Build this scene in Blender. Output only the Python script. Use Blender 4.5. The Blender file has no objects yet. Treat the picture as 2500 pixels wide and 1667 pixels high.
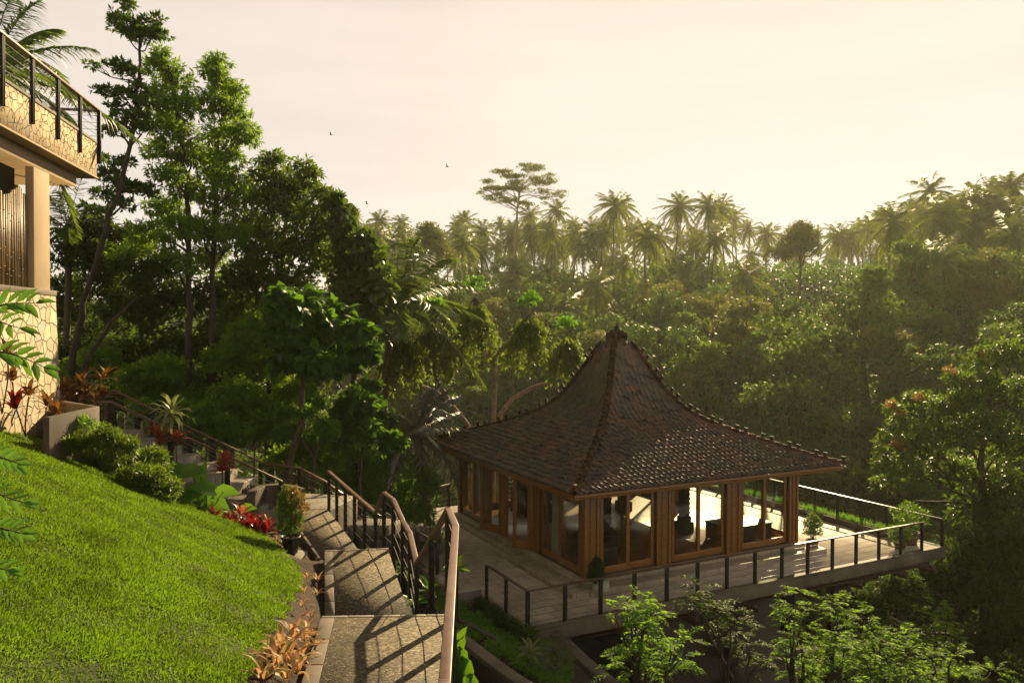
import bpy, math, random
import numpy as np
from mathutils import Vector, Matrix, Euler

rad = math.radians
rng = np.random.default_rng(11)
random.seed(11)
SC = bpy.context.scene
COL = SC.collection

# ------------------------------------------------------------------ camera
# the eye is the origin; x to the right, y away, z up, metres
F = 1900.0                      # focal length in pixels of the 2500 px wide photograph
cam_d = bpy.data.cameras.new('camera'); cam_d.sensor_width = 36.0; cam_d.lens = F / 2500 * 36
cam_d.clip_end = 3000; cam_d.clip_start = 0.05
cam = bpy.data.objects.new('camera', cam_d); COL.objects.link(cam)
CR = Matrix.Rotation(rad(90 - 1.02), 3, 'X') @ Matrix.Rotation(rad(0.256), 3, 'Z')
cam.matrix_world = CR.to_4x4()
SC.camera = cam

# ------------------------------------------------------------------ light
SUN_AZ, SUN_EL = 22.3, 25.0
sd = Vector((math.sin(rad(SUN_AZ)) * math.cos(rad(SUN_EL)), math.cos(rad(SUN_AZ)) * math.cos(rad(SUN_EL)), math.sin(rad(SUN_EL))))
W = bpy.data.worlds.new('World'); SC.world = W; W.use_nodes = True
nt = W.node_tree; nt.nodes.clear()
out = nt.nodes.new('ShaderNodeOutputWorld'); bg = nt.nodes.new('ShaderNodeBackground')
sky = nt.nodes.new('ShaderNodeTexSky'); sky.sky_type = 'NISHITA'; sky.sun_disc = False
sky.sun_elevation = rad(SUN_EL); sky.sun_rotation = rad(SUN_AZ)
sky.air_density = 1.0; sky.dust_density = 3.0; sky.ozone_density = 1.0; sky.altitude = 200
tint = nt.nodes.new('ShaderNodeMix'); tint.data_type = 'RGBA'; tint.blend_type = 'MULTIPLY'; tint.inputs[0].default_value = 1
tint.inputs[7].default_value = (1.0, 0.87, 0.76, 1)
nt.links.new(sky.outputs[0], tint.inputs[6])
# bright morning mist: cream at the horizon, tan higher up, mixed over the clear sky
wtc = nt.nodes.new('ShaderNodeTexCoord'); wsx = nt.nodes.new('ShaderNodeSeparateXYZ'); wr = nt.nodes.new('ShaderNodeValToRGB')
nt.links.new(wtc.outputs['Generated'], wsx.inputs[0]); nt.links.new(wsx.outputs[2], wr.inputs[0])
we = wr.color_ramp.elements; we[0].position = 0.0; we[0].color = (.88, .80, .73, 1); we[1].position = 1.0; we[1].color = (.22, .20, .18, 1)
for p_, c_ in ((.14, (.90, .80, .72, 1)), (.28, (.89, .78, .68, 1)), (.42, (.84, .73, .62, 1)), (.6, (.32, .28, .23, 1))): we.new(p_).color = c_
wmp = nt.nodes.new('ShaderNodeMapping'); wmp.inputs['Scale'].default_value = (1.2, 1.2, 9); nt.links.new(wtc.outputs['Generated'], wmp.inputs[0])
wnz = nt.nodes.new('ShaderNodeTexNoise'); wnz.inputs['Scale'].default_value = 2.2; wnz.inputs['Detail'].default_value = 6; nt.links.new(wmp.outputs[0], wnz.inputs[0])
wmr = nt.nodes.new('ShaderNodeMapRange'); wmr.inputs[1].default_value = .35; wmr.inputs[2].default_value = .7; wmr.inputs[3].default_value = .96; wmr.inputs[4].default_value = 1.06; nt.links.new(wnz.outputs[0], wmr.inputs[0])
wmu = nt.nodes.new('ShaderNodeVectorMath'); wmu.operation = 'SCALE'; nt.links.new(wr.outputs[0], wmu.inputs[0]); nt.links.new(wmr.outputs[0], wmu.inputs[3])
ten = nt.nodes.new('ShaderNodeVectorMath'); ten.operation = 'SCALE'; ten.inputs[3].default_value = 10.0
nt.links.new(wmu.outputs[0], ten.inputs[0])
cl_ = nt.nodes.new('ShaderNodeMix'); cl_.data_type = 'RGBA'; cl_.blend_type = 'DARKEN'; cl_.inputs[0].default_value = 1; cl_.inputs[7].default_value = (14, 11.8, 9.8, 1)
nt.links.new(tint.outputs[2], cl_.inputs[6])
wm = nt.nodes.new('ShaderNodeMix'); wm.data_type = 'RGBA'; wm.inputs[0].default_value = .90
nt.links.new(cl_.outputs[2], wm.inputs[6]); nt.links.new(ten.outputs[0], wm.inputs[7]); nt.links.new(wm.outputs[2], bg.inputs[0])
bg.inputs[1].default_value = 0.052
nt.links.new(bg.outputs[0], out.inputs[0])
sl = bpy.data.lights.new('sun', 'SUN'); sl.energy = 5.0; sl.angle = rad(0.6); sl.color = (1.0, 0.765, 0.42)
so = bpy.data.objects.new('sun', sl); COL.objects.link(so); so.rotation_euler = sd.to_track_quat('Z', 'Y').to_euler()
so.location = (0, 0, 60)
SC.view_settings.view_transform = 'Standard'; SC.view_settings.look = 'None'
SC.view_settings.exposure = 1.0; SC.view_settings.gamma = 1.0
SC.render.engine = 'CYCLES'
SC.cycles.max_bounces = 8; SC.cycles.transparent_max_bounces = 16; SC.cycles.volume_bounces = 1
SC.cycles.transmission_bounces = 6; SC.cycles.diffuse_bounces = 3
SC.cycles.use_denoising = True
SC.cycles.sample_clamp_indirect = 4.0
HAZE = 0.00023

# ------------------------------------------------------------------ pixel <-> place
CRn = np.array(CR)
def ray(px, py):
    return CRn @ np.array([(px - 1250) / F, (833.5 - py) / F, -1.0])
def U(px, py, d):
    """the point seen at pixel px,py of the photograph at depth d"""
    return ray(px, py) * d
def onz(px, py, z):
    r = ray(px, py); return r * (z / r[2])
TH = rad(27.506); CT, ST = math.cos(TH), math.sin(TH); DX, DY, DH = .431, 20.22, 7.881
def L(x, y, z=0.0):
    """terrace coordinates (x along its front edge, y to the back, z above its paving) -> world"""
    return np.array([DX + x * CT - y * ST, DY + x * ST + y * CT, z - DH])
DA = np.array([CT, ST, 0.0]); DB = np.array([-ST, CT, 0.0]); UP = np.array([0, 0, 1.0])

# ------------------------------------------------------------------ mesh building
def unit(v):
    v = np.asarray(v, float); return v / (np.linalg.norm(v, axis=-1, keepdims=True) + 1e-9)
def frame_of(a, up=UP):
    a = unit(a); s = np.cross(up, a)
    if np.linalg.norm(s) < 1e-4: s = np.cross([0, 1, 0], a)
    s = unit(s); return a, s, np.cross(a, s)

class MB:
    def __init__(s): s.v = []; s.f = []; s.n = 0; s.smooth = False
    def add(s, verts, faces):
        verts = np.asarray(verts, float).reshape(-1, 3)
        s.v.append(verts)
        by = {}
        for f in faces: by.setdefault(len(f), []).append(f)
        for k, fs in by.items(): s.f.append(np.asarray(fs, int) + s.n)
        s.n += len(verts); return s
    def addarr(s, verts, farrs):
        verts = np.asarray(verts, float).reshape(-1, 3)
        s.v.append(verts)
        for a in farrs: s.f.append(np.asarray(a, int) + s.n)
        s.n += len(verts); return s
    def hexa(s, p):   # 8 points: bottom 4 ccw, top 4 ccw
        return s.add(p, [(3,2,1,0),(4,5,6,7),(0,1,5,4),(1,2,6,5),(2,3,7,6),(3,0,4,7)])
    def box(s, c, a, b, h, la, lb, lh):
        c = np.asarray(c, float); a = unit(a) * la / 2; b = unit(b) * lb / 2; h = unit(h) * lh / 2
        return s.hexa([c-a-b-h, c+a-b-h, c+a+b-h, c-a+b-h, c-a-b+h, c+a-b+h, c+a+b+h, c-a+b+h])
    def wbox(s, x0, x1, y0, y1, z0, z1):
        return s.hexa([(x0,y0,z0),(x1,y0,z0),(x1,y1,z0),(x0,y1,z0),(x0,y0,z1),(x1,y0,z1),(x1,y1,z1),(x0,y1,z1)])
    def lbox(s, x0, x1, y0, y1, z0, z1):
        return s.hexa([L(x0,y0,z0),L(x1,y0,z0),L(x1,y1,z0),L(x0,y1,z0),L(x0,y0,z1),L(x1,y0,z1),L(x1,y1,z1),L(x0,y1,z1)])
    def beam(s, p, q, w, h, up=UP):
        p = np.asarray(p, float); q = np.asarray(q, float)
        a, sd_, n = frame_of(q - p, up); sd_ = sd_ * w / 2; n = n * h / 2
        return s.hexa([p-sd_-n, q-sd_-n, q+sd_-n, p+sd_-n, p-sd_+n, q-sd_+n, q+sd_+n, p+sd_+n])
    def prism(s, poly, z0, z1):
        n = len(poly); P = [(x, y, z0) for x, y in poly] + [(x, y, z1) for x, y in poly]
        return s.add(P, [tuple(range(n-1, -1, -1)), tuple(range(n, 2*n))] + [(i, (i+1) % n, n+(i+1) % n, n+i) for i in range(n)])
    def slab(s, top, th):   # top: list of 3d points, extruded straight down
        n = len(top); P = [tuple(t) for t in top] + [(t[0], t[1], t[2]-th) for t in top]
        return s.add(P, [tuple(range(n)), tuple(range(2*n-1, n-1, -1))] + [((i+1) % n, i, n+i, n+(i+1) % n) for i in range(n)])
    def tube(s, pts, r, n=8, cap=True):
        pts = np.asarray(pts, float); m = len(pts)
        r = np.full(m, r) if np.isscalar(r) else np.asarray(r, float)
        V = []; prev = None
        for i in range(m):
            t = unit(pts[min(i+1, m-1)] - pts[max(i-1, 0)])
            if prev is None:
                _, a, b = frame_of(t)
            else:
                a = unit(prev - t * np.dot(prev, t)); b = np.cross(t, a)
            prev = a
            for k in range(n):
                th = 2 * math.pi * k / n
                V.append(pts[i] + r[i] * (math.cos(th) * a + math.sin(th) * b))
        Fc = [(i*n+k, i*n+(k+1) % n, (i+1)*n+(k+1) % n, (i+1)*n+k) for i in range(m-1) for k in range(n)]
        if cap: Fc += [tuple(range(n-1, -1, -1)), tuple(range((m-1)*n, m*n))]
        return s.add(V, Fc)
    def lathe(s, c, prof, n=20):
        V = []; c = np.asarray(c, float)
        for r_, z in prof:
            for k in range(n):
                th = 2*math.pi*k/n; V.append((c[0]+r_*math.cos(th), c[1]+r_*math.sin(th), c[2]+z))
        m = len(prof)
        Fc = [(i*n+k, i*n+(k+1) % n, (i+1)*n+(k+1) % n, (i+1)*n+k) for i in range(m-1) for k in range(n)]
        Fc += [tuple(range(n-1, -1, -1)), tuple(range((m-1)*n, m*n))]
        return s.add(V, Fc)
    def build(s, name, mat, parent=None, smooth=False, bevel=0.0):
        me = bpy.data.meshes.new(name)
        V = np.concatenate(s.v) if s.v else np.zeros((0, 3))
        V = V - org(parent)
        me.vertices.add(len(V)); me.vertices.foreach_set('co', V.astype(np.float32).ravel())
        if s.f:
            tot = np.concatenate([np.full(len(a), a.shape[1]) for a in s.f])
            lv = np.concatenate([a.ravel() for a in s.f])
            me.loops.add(len(lv)); me.loops.foreach_set('vertex_index', lv.astype(np.int32))
            me.polygons.add(len(tot))
            st = np.concatenate([[0], np.cumsum(tot)[:-1]])
            me.polygons.foreach_set('loop_start', st.astype(np.int32))
            me.polygons.foreach_set('loop_total', tot.astype(np.int32))
            if smooth: me.polygons.foreach_set('use_smooth', np.ones(len(tot), bool))
        me.update(calc_edges=True)
        me.materials.append(mat)
        o = bpy.data.objects.new(name, me); COL.objects.link(o)
        if parent is not None: o.parent = parent
        ORG[o.name] = np.zeros(3)
        if parent is None: ORG[o.name] = np.zeros(3)
        if bevel > 0:
            m = o.modifiers.new('bevel', 'BEVEL'); m.width = bevel; m.segments = 2; m.limit_method = 'ANGLE'
        return o
ORG = {}
ONES = 'zeroth first second third fourth fifth sixth seventh eighth ninth tenth eleventh twelfth thirteenth fourteenth fifteenth sixteenth seventeenth eighteenth nineteenth'.split()
TENS = {8: ('eightieth', 'eighty'), 9: ('ninetieth', 'ninety'), 2: ('twentieth', 'twenty'), 3: ('thirtieth', 'thirty'), 4: ('fortieth', 'forty'), 5: ('fiftieth', 'fifty'), 6: ('sixtieth', 'sixty'), 7: ('seventieth', 'seventy')}
def ordw(n):
    if n < 20: return ONES[n]
    return TENS[n//10][0] if n % 10 == 0 else TENS[n//10][1] + '-' + ONES[n % 10]
def org(o):
    p = np.zeros(3)
    while o is not None:
        p = p + ORG.get(o.name, np.zeros(3)); o = o.parent
    return p
def tag(o, label, cat, group=None, kind=None):
    if label: o['label'] = label
    if cat: o['category'] = cat
    if group: o['group'] = group
    if kind: o['kind'] = kind
    return o
def thing(name, loc, label, cat, group=None):
    o = bpy.data.objects.new(name, None); COL.objects.link(o)
    o.location = tuple(float(c) for c in loc); o.empty_display_size = .2
    ORG[o.name] = np.asarray(loc, float)
    return tag(o, label, cat, group)
def struct(o, label=None, cat=None):
    o['kind'] = 'structure'
    if label: o['label'] = label
    if cat: o['category'] = cat
    return o
def copy_tree(o, loc=None, rz=0.0, sc=1.0, label=None):
    c = o.copy(); COL.objects.link(c)
    if loc is not None: c.location = tuple(float(x) for x in loc)
    c.rotation_euler = (0, 0, rz); c.scale = (sc, sc, sc) if np.isscalar(sc) else sc
    if label: c['label'] = label
    for ch in o.children:
        d = ch.copy(); COL.objects.link(d); d.parent = c
        for g in ch.children:
            e = g.copy(); COL.objects.link(e); e.parent = d
    return c

# ------------------------------------------------------------------ materials
def new_mat(name):
    m = bpy.data.materials.new(name); m.use_nodes = True
    nt = m.node_tree; nt.nodes.clear()
    return m, nt, nt.nodes.new('ShaderNodeOutputMaterial')
def N(nt, t, **kw):
    n = nt.nodes.new(t)
    for k, v in kw.items(): setattr(n, k, v)
    return n
def rgba(c): return (c[0], c[1], c[2], 1)
def noise_col(nt, c1, c2, scale, detail=5, coord='Object', rough=.6, lo=.35, hi=.65, vec=None):
    if vec is None:
        tc = N(nt, 'ShaderNodeTexCoord'); vec = tc.outputs[coord]
    nz = N(nt, 'ShaderNodeTexNoise'); nz.inputs['Scale'].default_value = scale; nz.inputs['Detail'].default_value = detail
    nz.inputs['Roughness'].default_value = rough
    nt.links.new(vec, nz.inputs['Vector'])
    r = N(nt, 'ShaderNodeValToRGB'); r.color_ramp.elements[0].position = lo; r.color_ramp.elements[1].position = hi
    r.color_ramp.elements[0].color = rgba(c1); r.color_ramp.elements[1].color = rgba(c2)
    nt.links.new(nz.outputs[0], r.inputs[0]); return nz, r
def mixc(nt, a, b, f, mode='MIX'):
    m = N(nt, 'ShaderNodeMix', data_type='RGBA', blend_type=mode)
    for s, v in ((6, a), (7, b), (0, f)):
        if isinstance(v, (int, float)): m.inputs[s].default_value = v
        elif isinstance(v, tuple): m.inputs[s].default_value = rgba(v)
        else: nt.links.new(v, m.inputs[s])
    return m.outputs[2]
def bump(nt, b, height, strength, dist):
    bp = N(nt, 'ShaderNodeBump'); bp.inputs['Strength'].default_value = strength; bp.inputs['Distance'].default_value = dist
    nt.links.new(height, bp.inputs['Height']); nt.links.new(bp.outputs[0], b.inputs['Normal']); return bp
def solid(name, c1, c2=None, scale=3, rough=.6, bstr=.3, bdist=.01, metal=0, spec=.5, isl=0, c3=None, bscale=None):
    m, nt, o = new_mat(name); b = N(nt, 'ShaderNodeBsdfPrincipled')
    if c2 is None: c2 = tuple(x * .7 for x in c1)
    nz, r = noise_col(nt, c1, c2, scale)
    col = r.outputs[0]
    if c3 is not None:
        _, r3 = noise_col(nt, (0, 0, 0), (1, 1, 1), scale * .23, lo=.5, hi=.62)
        col = mixc(nt, col, c3, r3.outputs[0])
    if isl:
        g = N(nt, 'ShaderNodeNewGeometry'); mr = N(nt, 'ShaderNodeMapRange')
        mr.inputs[3].default_value = 1 - isl; mr.inputs[4].default_value = 1 + isl
        nt.links.new(g.outputs['Random Per Island'], mr.inputs[0]); col = mixc(nt, col, mr.outputs[0], 1.0, 'MULTIPLY')
    nt.links.new(col, b.inputs['Base Color'])
    b.inputs['Roughness'].default_value = rough; b.inputs['Metallic'].default_value = metal
    b.inputs['Specular IOR Level'].default_value = spec
    bn, _ = noise_col(nt, (0, 0, 0), (1, 1, 1), bscale or scale * 6)
    bump(nt, b, bn.outputs[0], bstr, bdist)
    nt.links.new(b.outputs[0], o.inputs[0]); return m
def leafmat(name, c1, c2, tr, rough=.42, trf=.5, c3=None, f3=.06, spec=.28):
    """c1/c2 leaf face colours picked per leaf, tr colour of the light that passes through"""
    if not name.startswith(('red', 'pink', 'bronze', 'brom', 'pale', 'grass', 'young', 'new', 'silver', 'eleph', 'foreg')):
        c1 = tuple(x*1.25 for x in c1); c2 = tuple(x*1.5 for x in c2); tr = (min(1, tr[0]*1.55), min(1, tr[1]*1.55), tr[2])
        rough = min(.6, rough + .10)
    m, nt, o = new_mat(name); b = N(nt, 'ShaderNodeBsdfPrincipled')
    g = N(nt, 'ShaderNodeNewGeometry'); r = N(nt, 'ShaderNodeValToRGB')
    r.color_ramp.elements[0].color = rgba(c1); r.color_ramp.elements[1].color = rgba(c2)
    if c3:
        e = r.color_ramp.elements.new(1 - f3); e.color = rgba(c2)
        e = r.color_ramp.elements.new(min(.999, 1 - f3 + .01)); e.color = rgba(c3); r.color_ramp.elements[-1].color = rgba(c3)
    nt.links.new(g.outputs['Random Per Island'], r.inputs[0])
    nt.links.new(r.outputs[0], b.inputs['Base Color']); b.inputs['Roughness'].default_value = rough
    b.inputs['Specular IOR Level'].default_value = spec
    t = N(nt, 'ShaderNodeBsdfTranslucent'); 
    tc = mixc(nt, tr, r.outputs[0], .25); nt.links.new(tc, t.inputs[0])
    mx = N(nt, 'ShaderNodeMixShader'); mx.inputs[0].default_value = trf
    nt.links.new(b.outputs[0], mx.inputs[1]); nt.links.new(t.outputs[0], mx.inputs[2]); nt.links.new(mx.outputs[0], o.inputs[0]); return m
def woodmat(name, c1, c2, rough=.45, stretch=(1, 1, 8), scale=6):
    m, nt, o = new_mat(name); b = N(nt, 'ShaderNodeBsdfPrincipled')
    tc = N(nt, 'ShaderNodeTexCoord'); mp = N(nt, 'ShaderNodeMapping'); mp.inputs['Scale'].default_value = stretch
    nt.links.new(tc.outputs['Object'], mp.inputs[0])
    nz, r = noise_col(nt, c1, c2, scale, vec=mp.outputs[0], detail=8)
    g = N(nt, 'ShaderNodeNewGeometry'); mr = N(nt, 'ShaderNodeMapRange'); mr.inputs[3].default_value = .82; mr.inputs[4].default_value = 1.15
    nt.links.new(g.outputs['Random Per Island'], mr.inputs[0]); col = mixc(nt, r.outputs[0], mr.outputs[0], 1.0, 'MULTIPLY')
    nt.links.new(col, b.inputs['Base Color']); b.inputs['Roughness'].default_value = rough
    bump(nt, b, nz.outputs[0], .2, .005); nt.links.new(b.outputs[0], o.inputs[0]); return m
def stonemat(name, cols, scale, grout, warp=.35, rough=.8, bdist=.03):
    """irregular flagstone cladding"""
    m, nt, o = new_mat(name); b = N(nt, 'ShaderNodeBsdfPrincipled')
    tc = N(nt, 'ShaderNodeTexCoord')
    nz = N(nt, 'ShaderNodeTexNoise'); nz.inputs['Scale'].default_value = scale * .8; nt.links.new(tc.outputs['Object'], nz.inputs[0])
    ad = N(nt, 'ShaderNodeMix', data_type='RGBA', blend_type='ADD'); ad.inputs[0].default_value = warp / scale * 1.6
    nt.links.new(tc.outputs['Object'], ad.inputs[6]); nt.links.new(nz.outputs[1], ad.inputs[7])
    v = N(nt, 'ShaderNodeTexVoronoi'); v.inputs['Scale'].default_value = scale; v.inputs['Randomness'].default_value = .95
    ve = N(nt, 'ShaderNodeTexVoronoi', feature='DISTANCE_TO_EDGE'); ve.inputs['Scale'].default_value = scale; ve.inputs['Randomness'].default_value = .95
    nt.links.new(ad.outputs[2], v.inputs[0]); nt.links.new(ad.outputs[2], ve.inputs[0])
    sep = N(nt, 'ShaderNodeSeparateColor'); nt.links.new(v.outputs['Color'], sep.inputs[0])
    r = N(nt, 'ShaderNodeValToRGB'); r.color_ramp.interpolation = 'LINEAR'
    els = r.color_ramp.elements; els[0].color = rgba(cols[0]); els[1].color = rgba(cols[-1])
    for i, c in enumerate(cols[1:-1]): els.new((i + 1) / (len(cols) - 1)).color = rgba(c)
    nt.links.new(sep.outputs[0], r.inputs[0])
    _, r2 = noise_col(nt, (.75, .75, .75), (1.1, 1.1, 1.1), scale * 3)
    c = mixc(nt, r.outputs[0], r2.outputs[0], 1.0, 'MULTIPLY')
    er = N(nt, 'ShaderNodeMapRange'); er.inputs[1].default_value = .0; er.inputs[2].default_value = .05
    nt.links.new(ve.outputs[0], er.inputs[0])
    c = mixc(nt, grout, c, er.outputs[0]); nt.links.new(c, b.inputs['Base Color']); b.inputs['Roughness'].default_value = rough
    ht = N(nt, 'ShaderNodeMath', operation='MULTIPLY_ADD'); ht.inputs[1].default_value = 1.0
    sc_ = N(nt, 'ShaderNodeMath', operation='MULTIPLY'); sc_.inputs[1].default_value = 1.2
    nt.links.new(sep.outputs[1], sc_.inputs[0]); nt.links.new(er.outputs[0], ht.inputs[0]); nt.links.new(sc_.outputs[0], ht.inputs[2])
    bump(nt, b, ht.outputs[0], 1.0, bdist*1.8); nt.links.new(b.outputs[0], o.inputs[0]); return m
def paving(name, c1, c2, grout, bw, bh, rough, rot, coord_off=(0, 0, 0), spec=.5, coat=0):
    m, nt, o = new_mat(name); b = N(nt, 'ShaderNodeBsdfPrincipled')
    tc = N(nt, 'ShaderNodeTexCoord'); mp = N(nt, 'ShaderNodeMapping'); mp.inputs['Rotation'].default_value = (0, 0, rot)
    nt.links.new(tc.outputs['Object'], mp.inputs[0])
    br = N(nt, 'ShaderNodeTexBrick'); br.inputs['Scale'].default_value = 1; br.inputs['Brick Width'].default_value = bw
    br.inputs['Row Height'].default_value = bh; br.inputs['Mortar Size'].default_value = .008
    br.inputs['Color1'].default_value = rgba(c1); br.inputs['Color2'].default_value = rgba(c2); br.inputs['Mortar'].default_value = rgba(grout)
    nt.links.new(mp.outputs[0], br.inputs[0])
    nz, r = noise_col(nt, (.7, .7, .7), (1.15, 1.15, 1.15), 1.3, detail=8)
    c = mixc(nt, br.outputs[0], r.outputs[0], 1.0, 'MULTIPLY'); nt.links.new(c, b.inputs['Base Color'])
    rr = N(nt, 'ShaderNodeMapRange'); rr.inputs[3].default_value = rough - .1; rr.inputs[4].default_value = rough + .12
    nt.links.new(nz.outputs[0], rr.inputs[0]); nt.links.new(rr.outputs[0], b.inputs['Roughness'])
    b.inputs['Specular IOR Level'].default_value = spec
    b.inputs['Coat Weight'].default_value = coat; b.inputs['Coat Roughness'].default_value = .38
    bump(nt, b, br.outputs['Fac'], .3, -.004); nt.links.new(b.outputs[0], o.inputs[0]); return m

M = {}
M['black_steel'] = solid('black_steel', (.012, .011, .010), (.03, .022, .018), 8, .5, .2, .002, spec=.15)
M['cable'] = solid('steel_cable', (.25, .24, .22), (.16, .15, .14), 20, .3, .0, .001, metal=.9)
M['rail_wood'] = woodmat('rail_wood', (0.186, 0.102, 0.071), (0.124, 0.062, 0.040), .38)
M['rail_wood_far'] = woodmat('rail_wood_dark', (.13, .06, .035), (.07, .035, .022), .35)
M['teak'] = woodmat('teak', (.30, .130, .028), (.16, .064, .013), .35)
M['teak_dark'] = woodmat('dark_teak', (.06, .022, .008), (.025, .010, .005), .4)
M['carved'] = solid('carved_dark_wood', (.03, .014, .006), (.008, .005, .003), 18, .5, 1.0, .03)
M['tile'] = solid('roof_tile', (0.099, 0.035, 0.011), (0.025, 0.012, 0.005), 1.6, .50, .35, .006, isl=.6, c3=(0.050, 0.033, 0.013), bscale=30, spec=.7)
M['ridge'] = solid('ridge_tile', (.085, .036, .020), (.030, .017, .011), 3, .7, .6, .01, isl=.4, bscale=30, spec=.12)
M['concrete'] = solid('concrete', (0.158, 0.124, 0.086), (0.098, 0.075, 0.053), 1.4, .75, .5, .008, c3=(0.053, 0.039, 0.027), bscale=14)
M['concrete_light'] = solid('pale_stone', (0.240, 0.204, 0.156), (0.180, 0.150, 0.114), 2, .7, .4, .006, bscale=20)
M['concrete_dark'] = solid('dark_concrete', (.075, .06, .042), (.04, .034, .025), 2, .8, .5, .01, bscale=15)  # darker brown tone of the concrete
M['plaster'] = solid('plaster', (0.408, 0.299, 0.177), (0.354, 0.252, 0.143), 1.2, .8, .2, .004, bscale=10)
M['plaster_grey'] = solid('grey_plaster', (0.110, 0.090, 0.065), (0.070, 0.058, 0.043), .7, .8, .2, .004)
M['rust_steel'] = solid('rust_red_steel', (.075, .020, .012), (.04, .012, .008), 3, .5, .2, .003)
M['soil'] = solid('soil', (.055, .028, .014), (.025, .014, .008), 6, .95, 1.0, .05, bscale=25)
M['jungle_floor'] = solid('jungle_floor', (.016, .024, .007), (.008, .010, .004), .4, .95, 1.0, .3, bscale=2)
M['lawn_soil'] = solid('lawn_soil', (.030, .045, .008), (.018, .028, .006), 3, .95, .6, .03)
M['bark'] = solid('bark', (.10, .065, .038), (.05, .034, .022), 5, .85, .9, .02, bscale=20)
M['bark_dark'] = solid('dark_bark', (0.053, 0.038, 0.022), (0.024, 0.018, 0.012), 5, .85, .9, .02, bscale=20)
M['bark_pale'] = solid('pale_bark', (0.284, 0.196, 0.122), (0.151, 0.108, 0.071), 5, .8, .9, .02, bscale=14)
M['stone_clad'] = stonemat('flagstone_cladding', [(0.437, 0.323, 0.177), (0.353, 0.243, 0.129), (0.480, 0.381, 0.242), (0.395, 0.264, 0.121), (0.282, 0.250, 0.194)], 5.4, (0.141, 0.096, 0.056))
M['stone_big'] = stonemat('flagstone_wall', [(0.400, 0.319, 0.206), (0.347, 0.277, 0.183), (0.440, 0.347, 0.228), (0.280, 0.257, 0.213), (0.386, 0.263, 0.137)], 2.9, (.26, .20, .13), bdist=.02)
M['bamboo'] = solid('bamboo_pole', (0.238, 0.154, 0.063), (0.126, 0.084, 0.035), 3, .5, .4, .004, isl=.45)
M['black_void'] = solid('unlit_interior', (.004, .004, .004), (.003, .003, .003), 3, .9, 0, .001)  # near-black colour stands in for the shade inside windows and recess
M['paving'] = paving('terrace_paving', (0.418, 0.335, 0.234), (0.323, 0.260, 0.180), (0.114, 0.088, 0.063), .6, .4, .62, -TH, spec=.9)
M['paving_light'] = paving('step_paving', (0.252, 0.222, 0.174), (0.204, 0.180, 0.141), (0.096, 0.081, 0.060), .5, .45, .6, -.4)
M['floorwood'] = paving('floor_boards', (.30, .105, .035), (.20, .065, .022), (.05, .018, .008), 2.2, .13, .3, -TH, spec=.8, coat=.8)
M['curtain'] = solid('curtain_cloth', (0.462, 0.420, 0.322), (0.385, 0.350, 0.266), 4, .9, .1, .002)
M['pot_black'] = solid('black_plastic', (.012, .012, .012), (.02, .02, .02), 5, .4, .1, .002)
M['pot_clay'] = solid('clay', (.16, .07, .035), (.10, .045, .025), 4, .7, .3, .004)
M['white_bag'] = solid('plastic_bag', (.62, .62, .50), (.40, .50, .25), 9, .35, .8, .02)
M['bird'] = solid('bird_feathers', (.04, .03, .03), (.03, .02, .02), 5, .8)

def aggregate():
    m, nt, o = new_mat('pebble_wash'); b = N(nt, 'ShaderNodeBsdfPrincipled'); tc = N(nt, 'ShaderNodeTexCoord')
    v = N(nt, 'ShaderNodeTexVoronoi'); v.inputs['Scale'].default_value = 42; nt.links.new(tc.outputs['Object'], v.inputs[0])
    sep = N(nt, 'ShaderNodeSeparateColor'); nt.links.new(v.outputs['Color'], sep.inputs[0])
    r = N(nt, 'ShaderNodeValToRGB'); e = r.color_ramp.elements
    e[0].color = (.05, .040, .028, 1); e[1].color = (.30, .25, .17, 1); e.new(.5).color = (.11, .09, .062, 1); e.new(.85).color = (.17, .14, .095, 1)
    nt.links.new(sep.outputs[0], r.inputs[0])
    _, r2 = noise_col(nt, (.75, .75, .75), (1.15, 1.15, 1.15), 1.1)
    c = mixc(nt, r.outputs[0], r2.outputs[0], 1.0, 'MULTIPLY'); nt.links.new(c, b.inputs['Base Color']); b.inputs['Roughness'].default_value = .8; b.inputs['Specular IOR Level'].default_value = .2
    bump(nt, b, v.outputs['Distance'], .7, -.008); nt.links.new(b.outputs[0], o.inputs[0]); return m
M['aggregate'] = aggregate()
def glassmat():
    m, nt, o = new_mat('window_glass'); t = N(nt, 'ShaderNodeBsdfTransparent'); g = N(nt, 'ShaderNodeBsdfGlossy')
    t.inputs[0].default_value = (.90, .93, .90, 1); g.inputs['Roughness'].default_value = .02
    f = N(nt, 'ShaderNodeFresnel'); f.inputs[0].default_value = 1.45; mx = N(nt, 'ShaderNodeMixShader')
    gm_ = N(nt, 'ShaderNodeNewGeometry'); sb = N(nt, 'ShaderNodeMath', operation='SUBTRACT'); sb.inputs[0].default_value = 1; nt.links.new(gm_.outputs['Backfacing'], sb.inputs[1])
    ml = N(nt, 'ShaderNodeMath', operation='MULTIPLY'); nt.links.new(sb.outputs[0], ml.inputs[0]); nt.links.new(f.outputs[0], ml.inputs[1]); nt.links.new(ml.outputs[0], mx.inputs[0]); nt.links.new(t.outputs[0], mx.inputs[1]); nt.links.new(g.outputs[0], mx.inputs[2])
    nt.links.new(mx.outputs[0], o.inputs[0]); return m
M['glass'] = glassmat()

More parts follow.
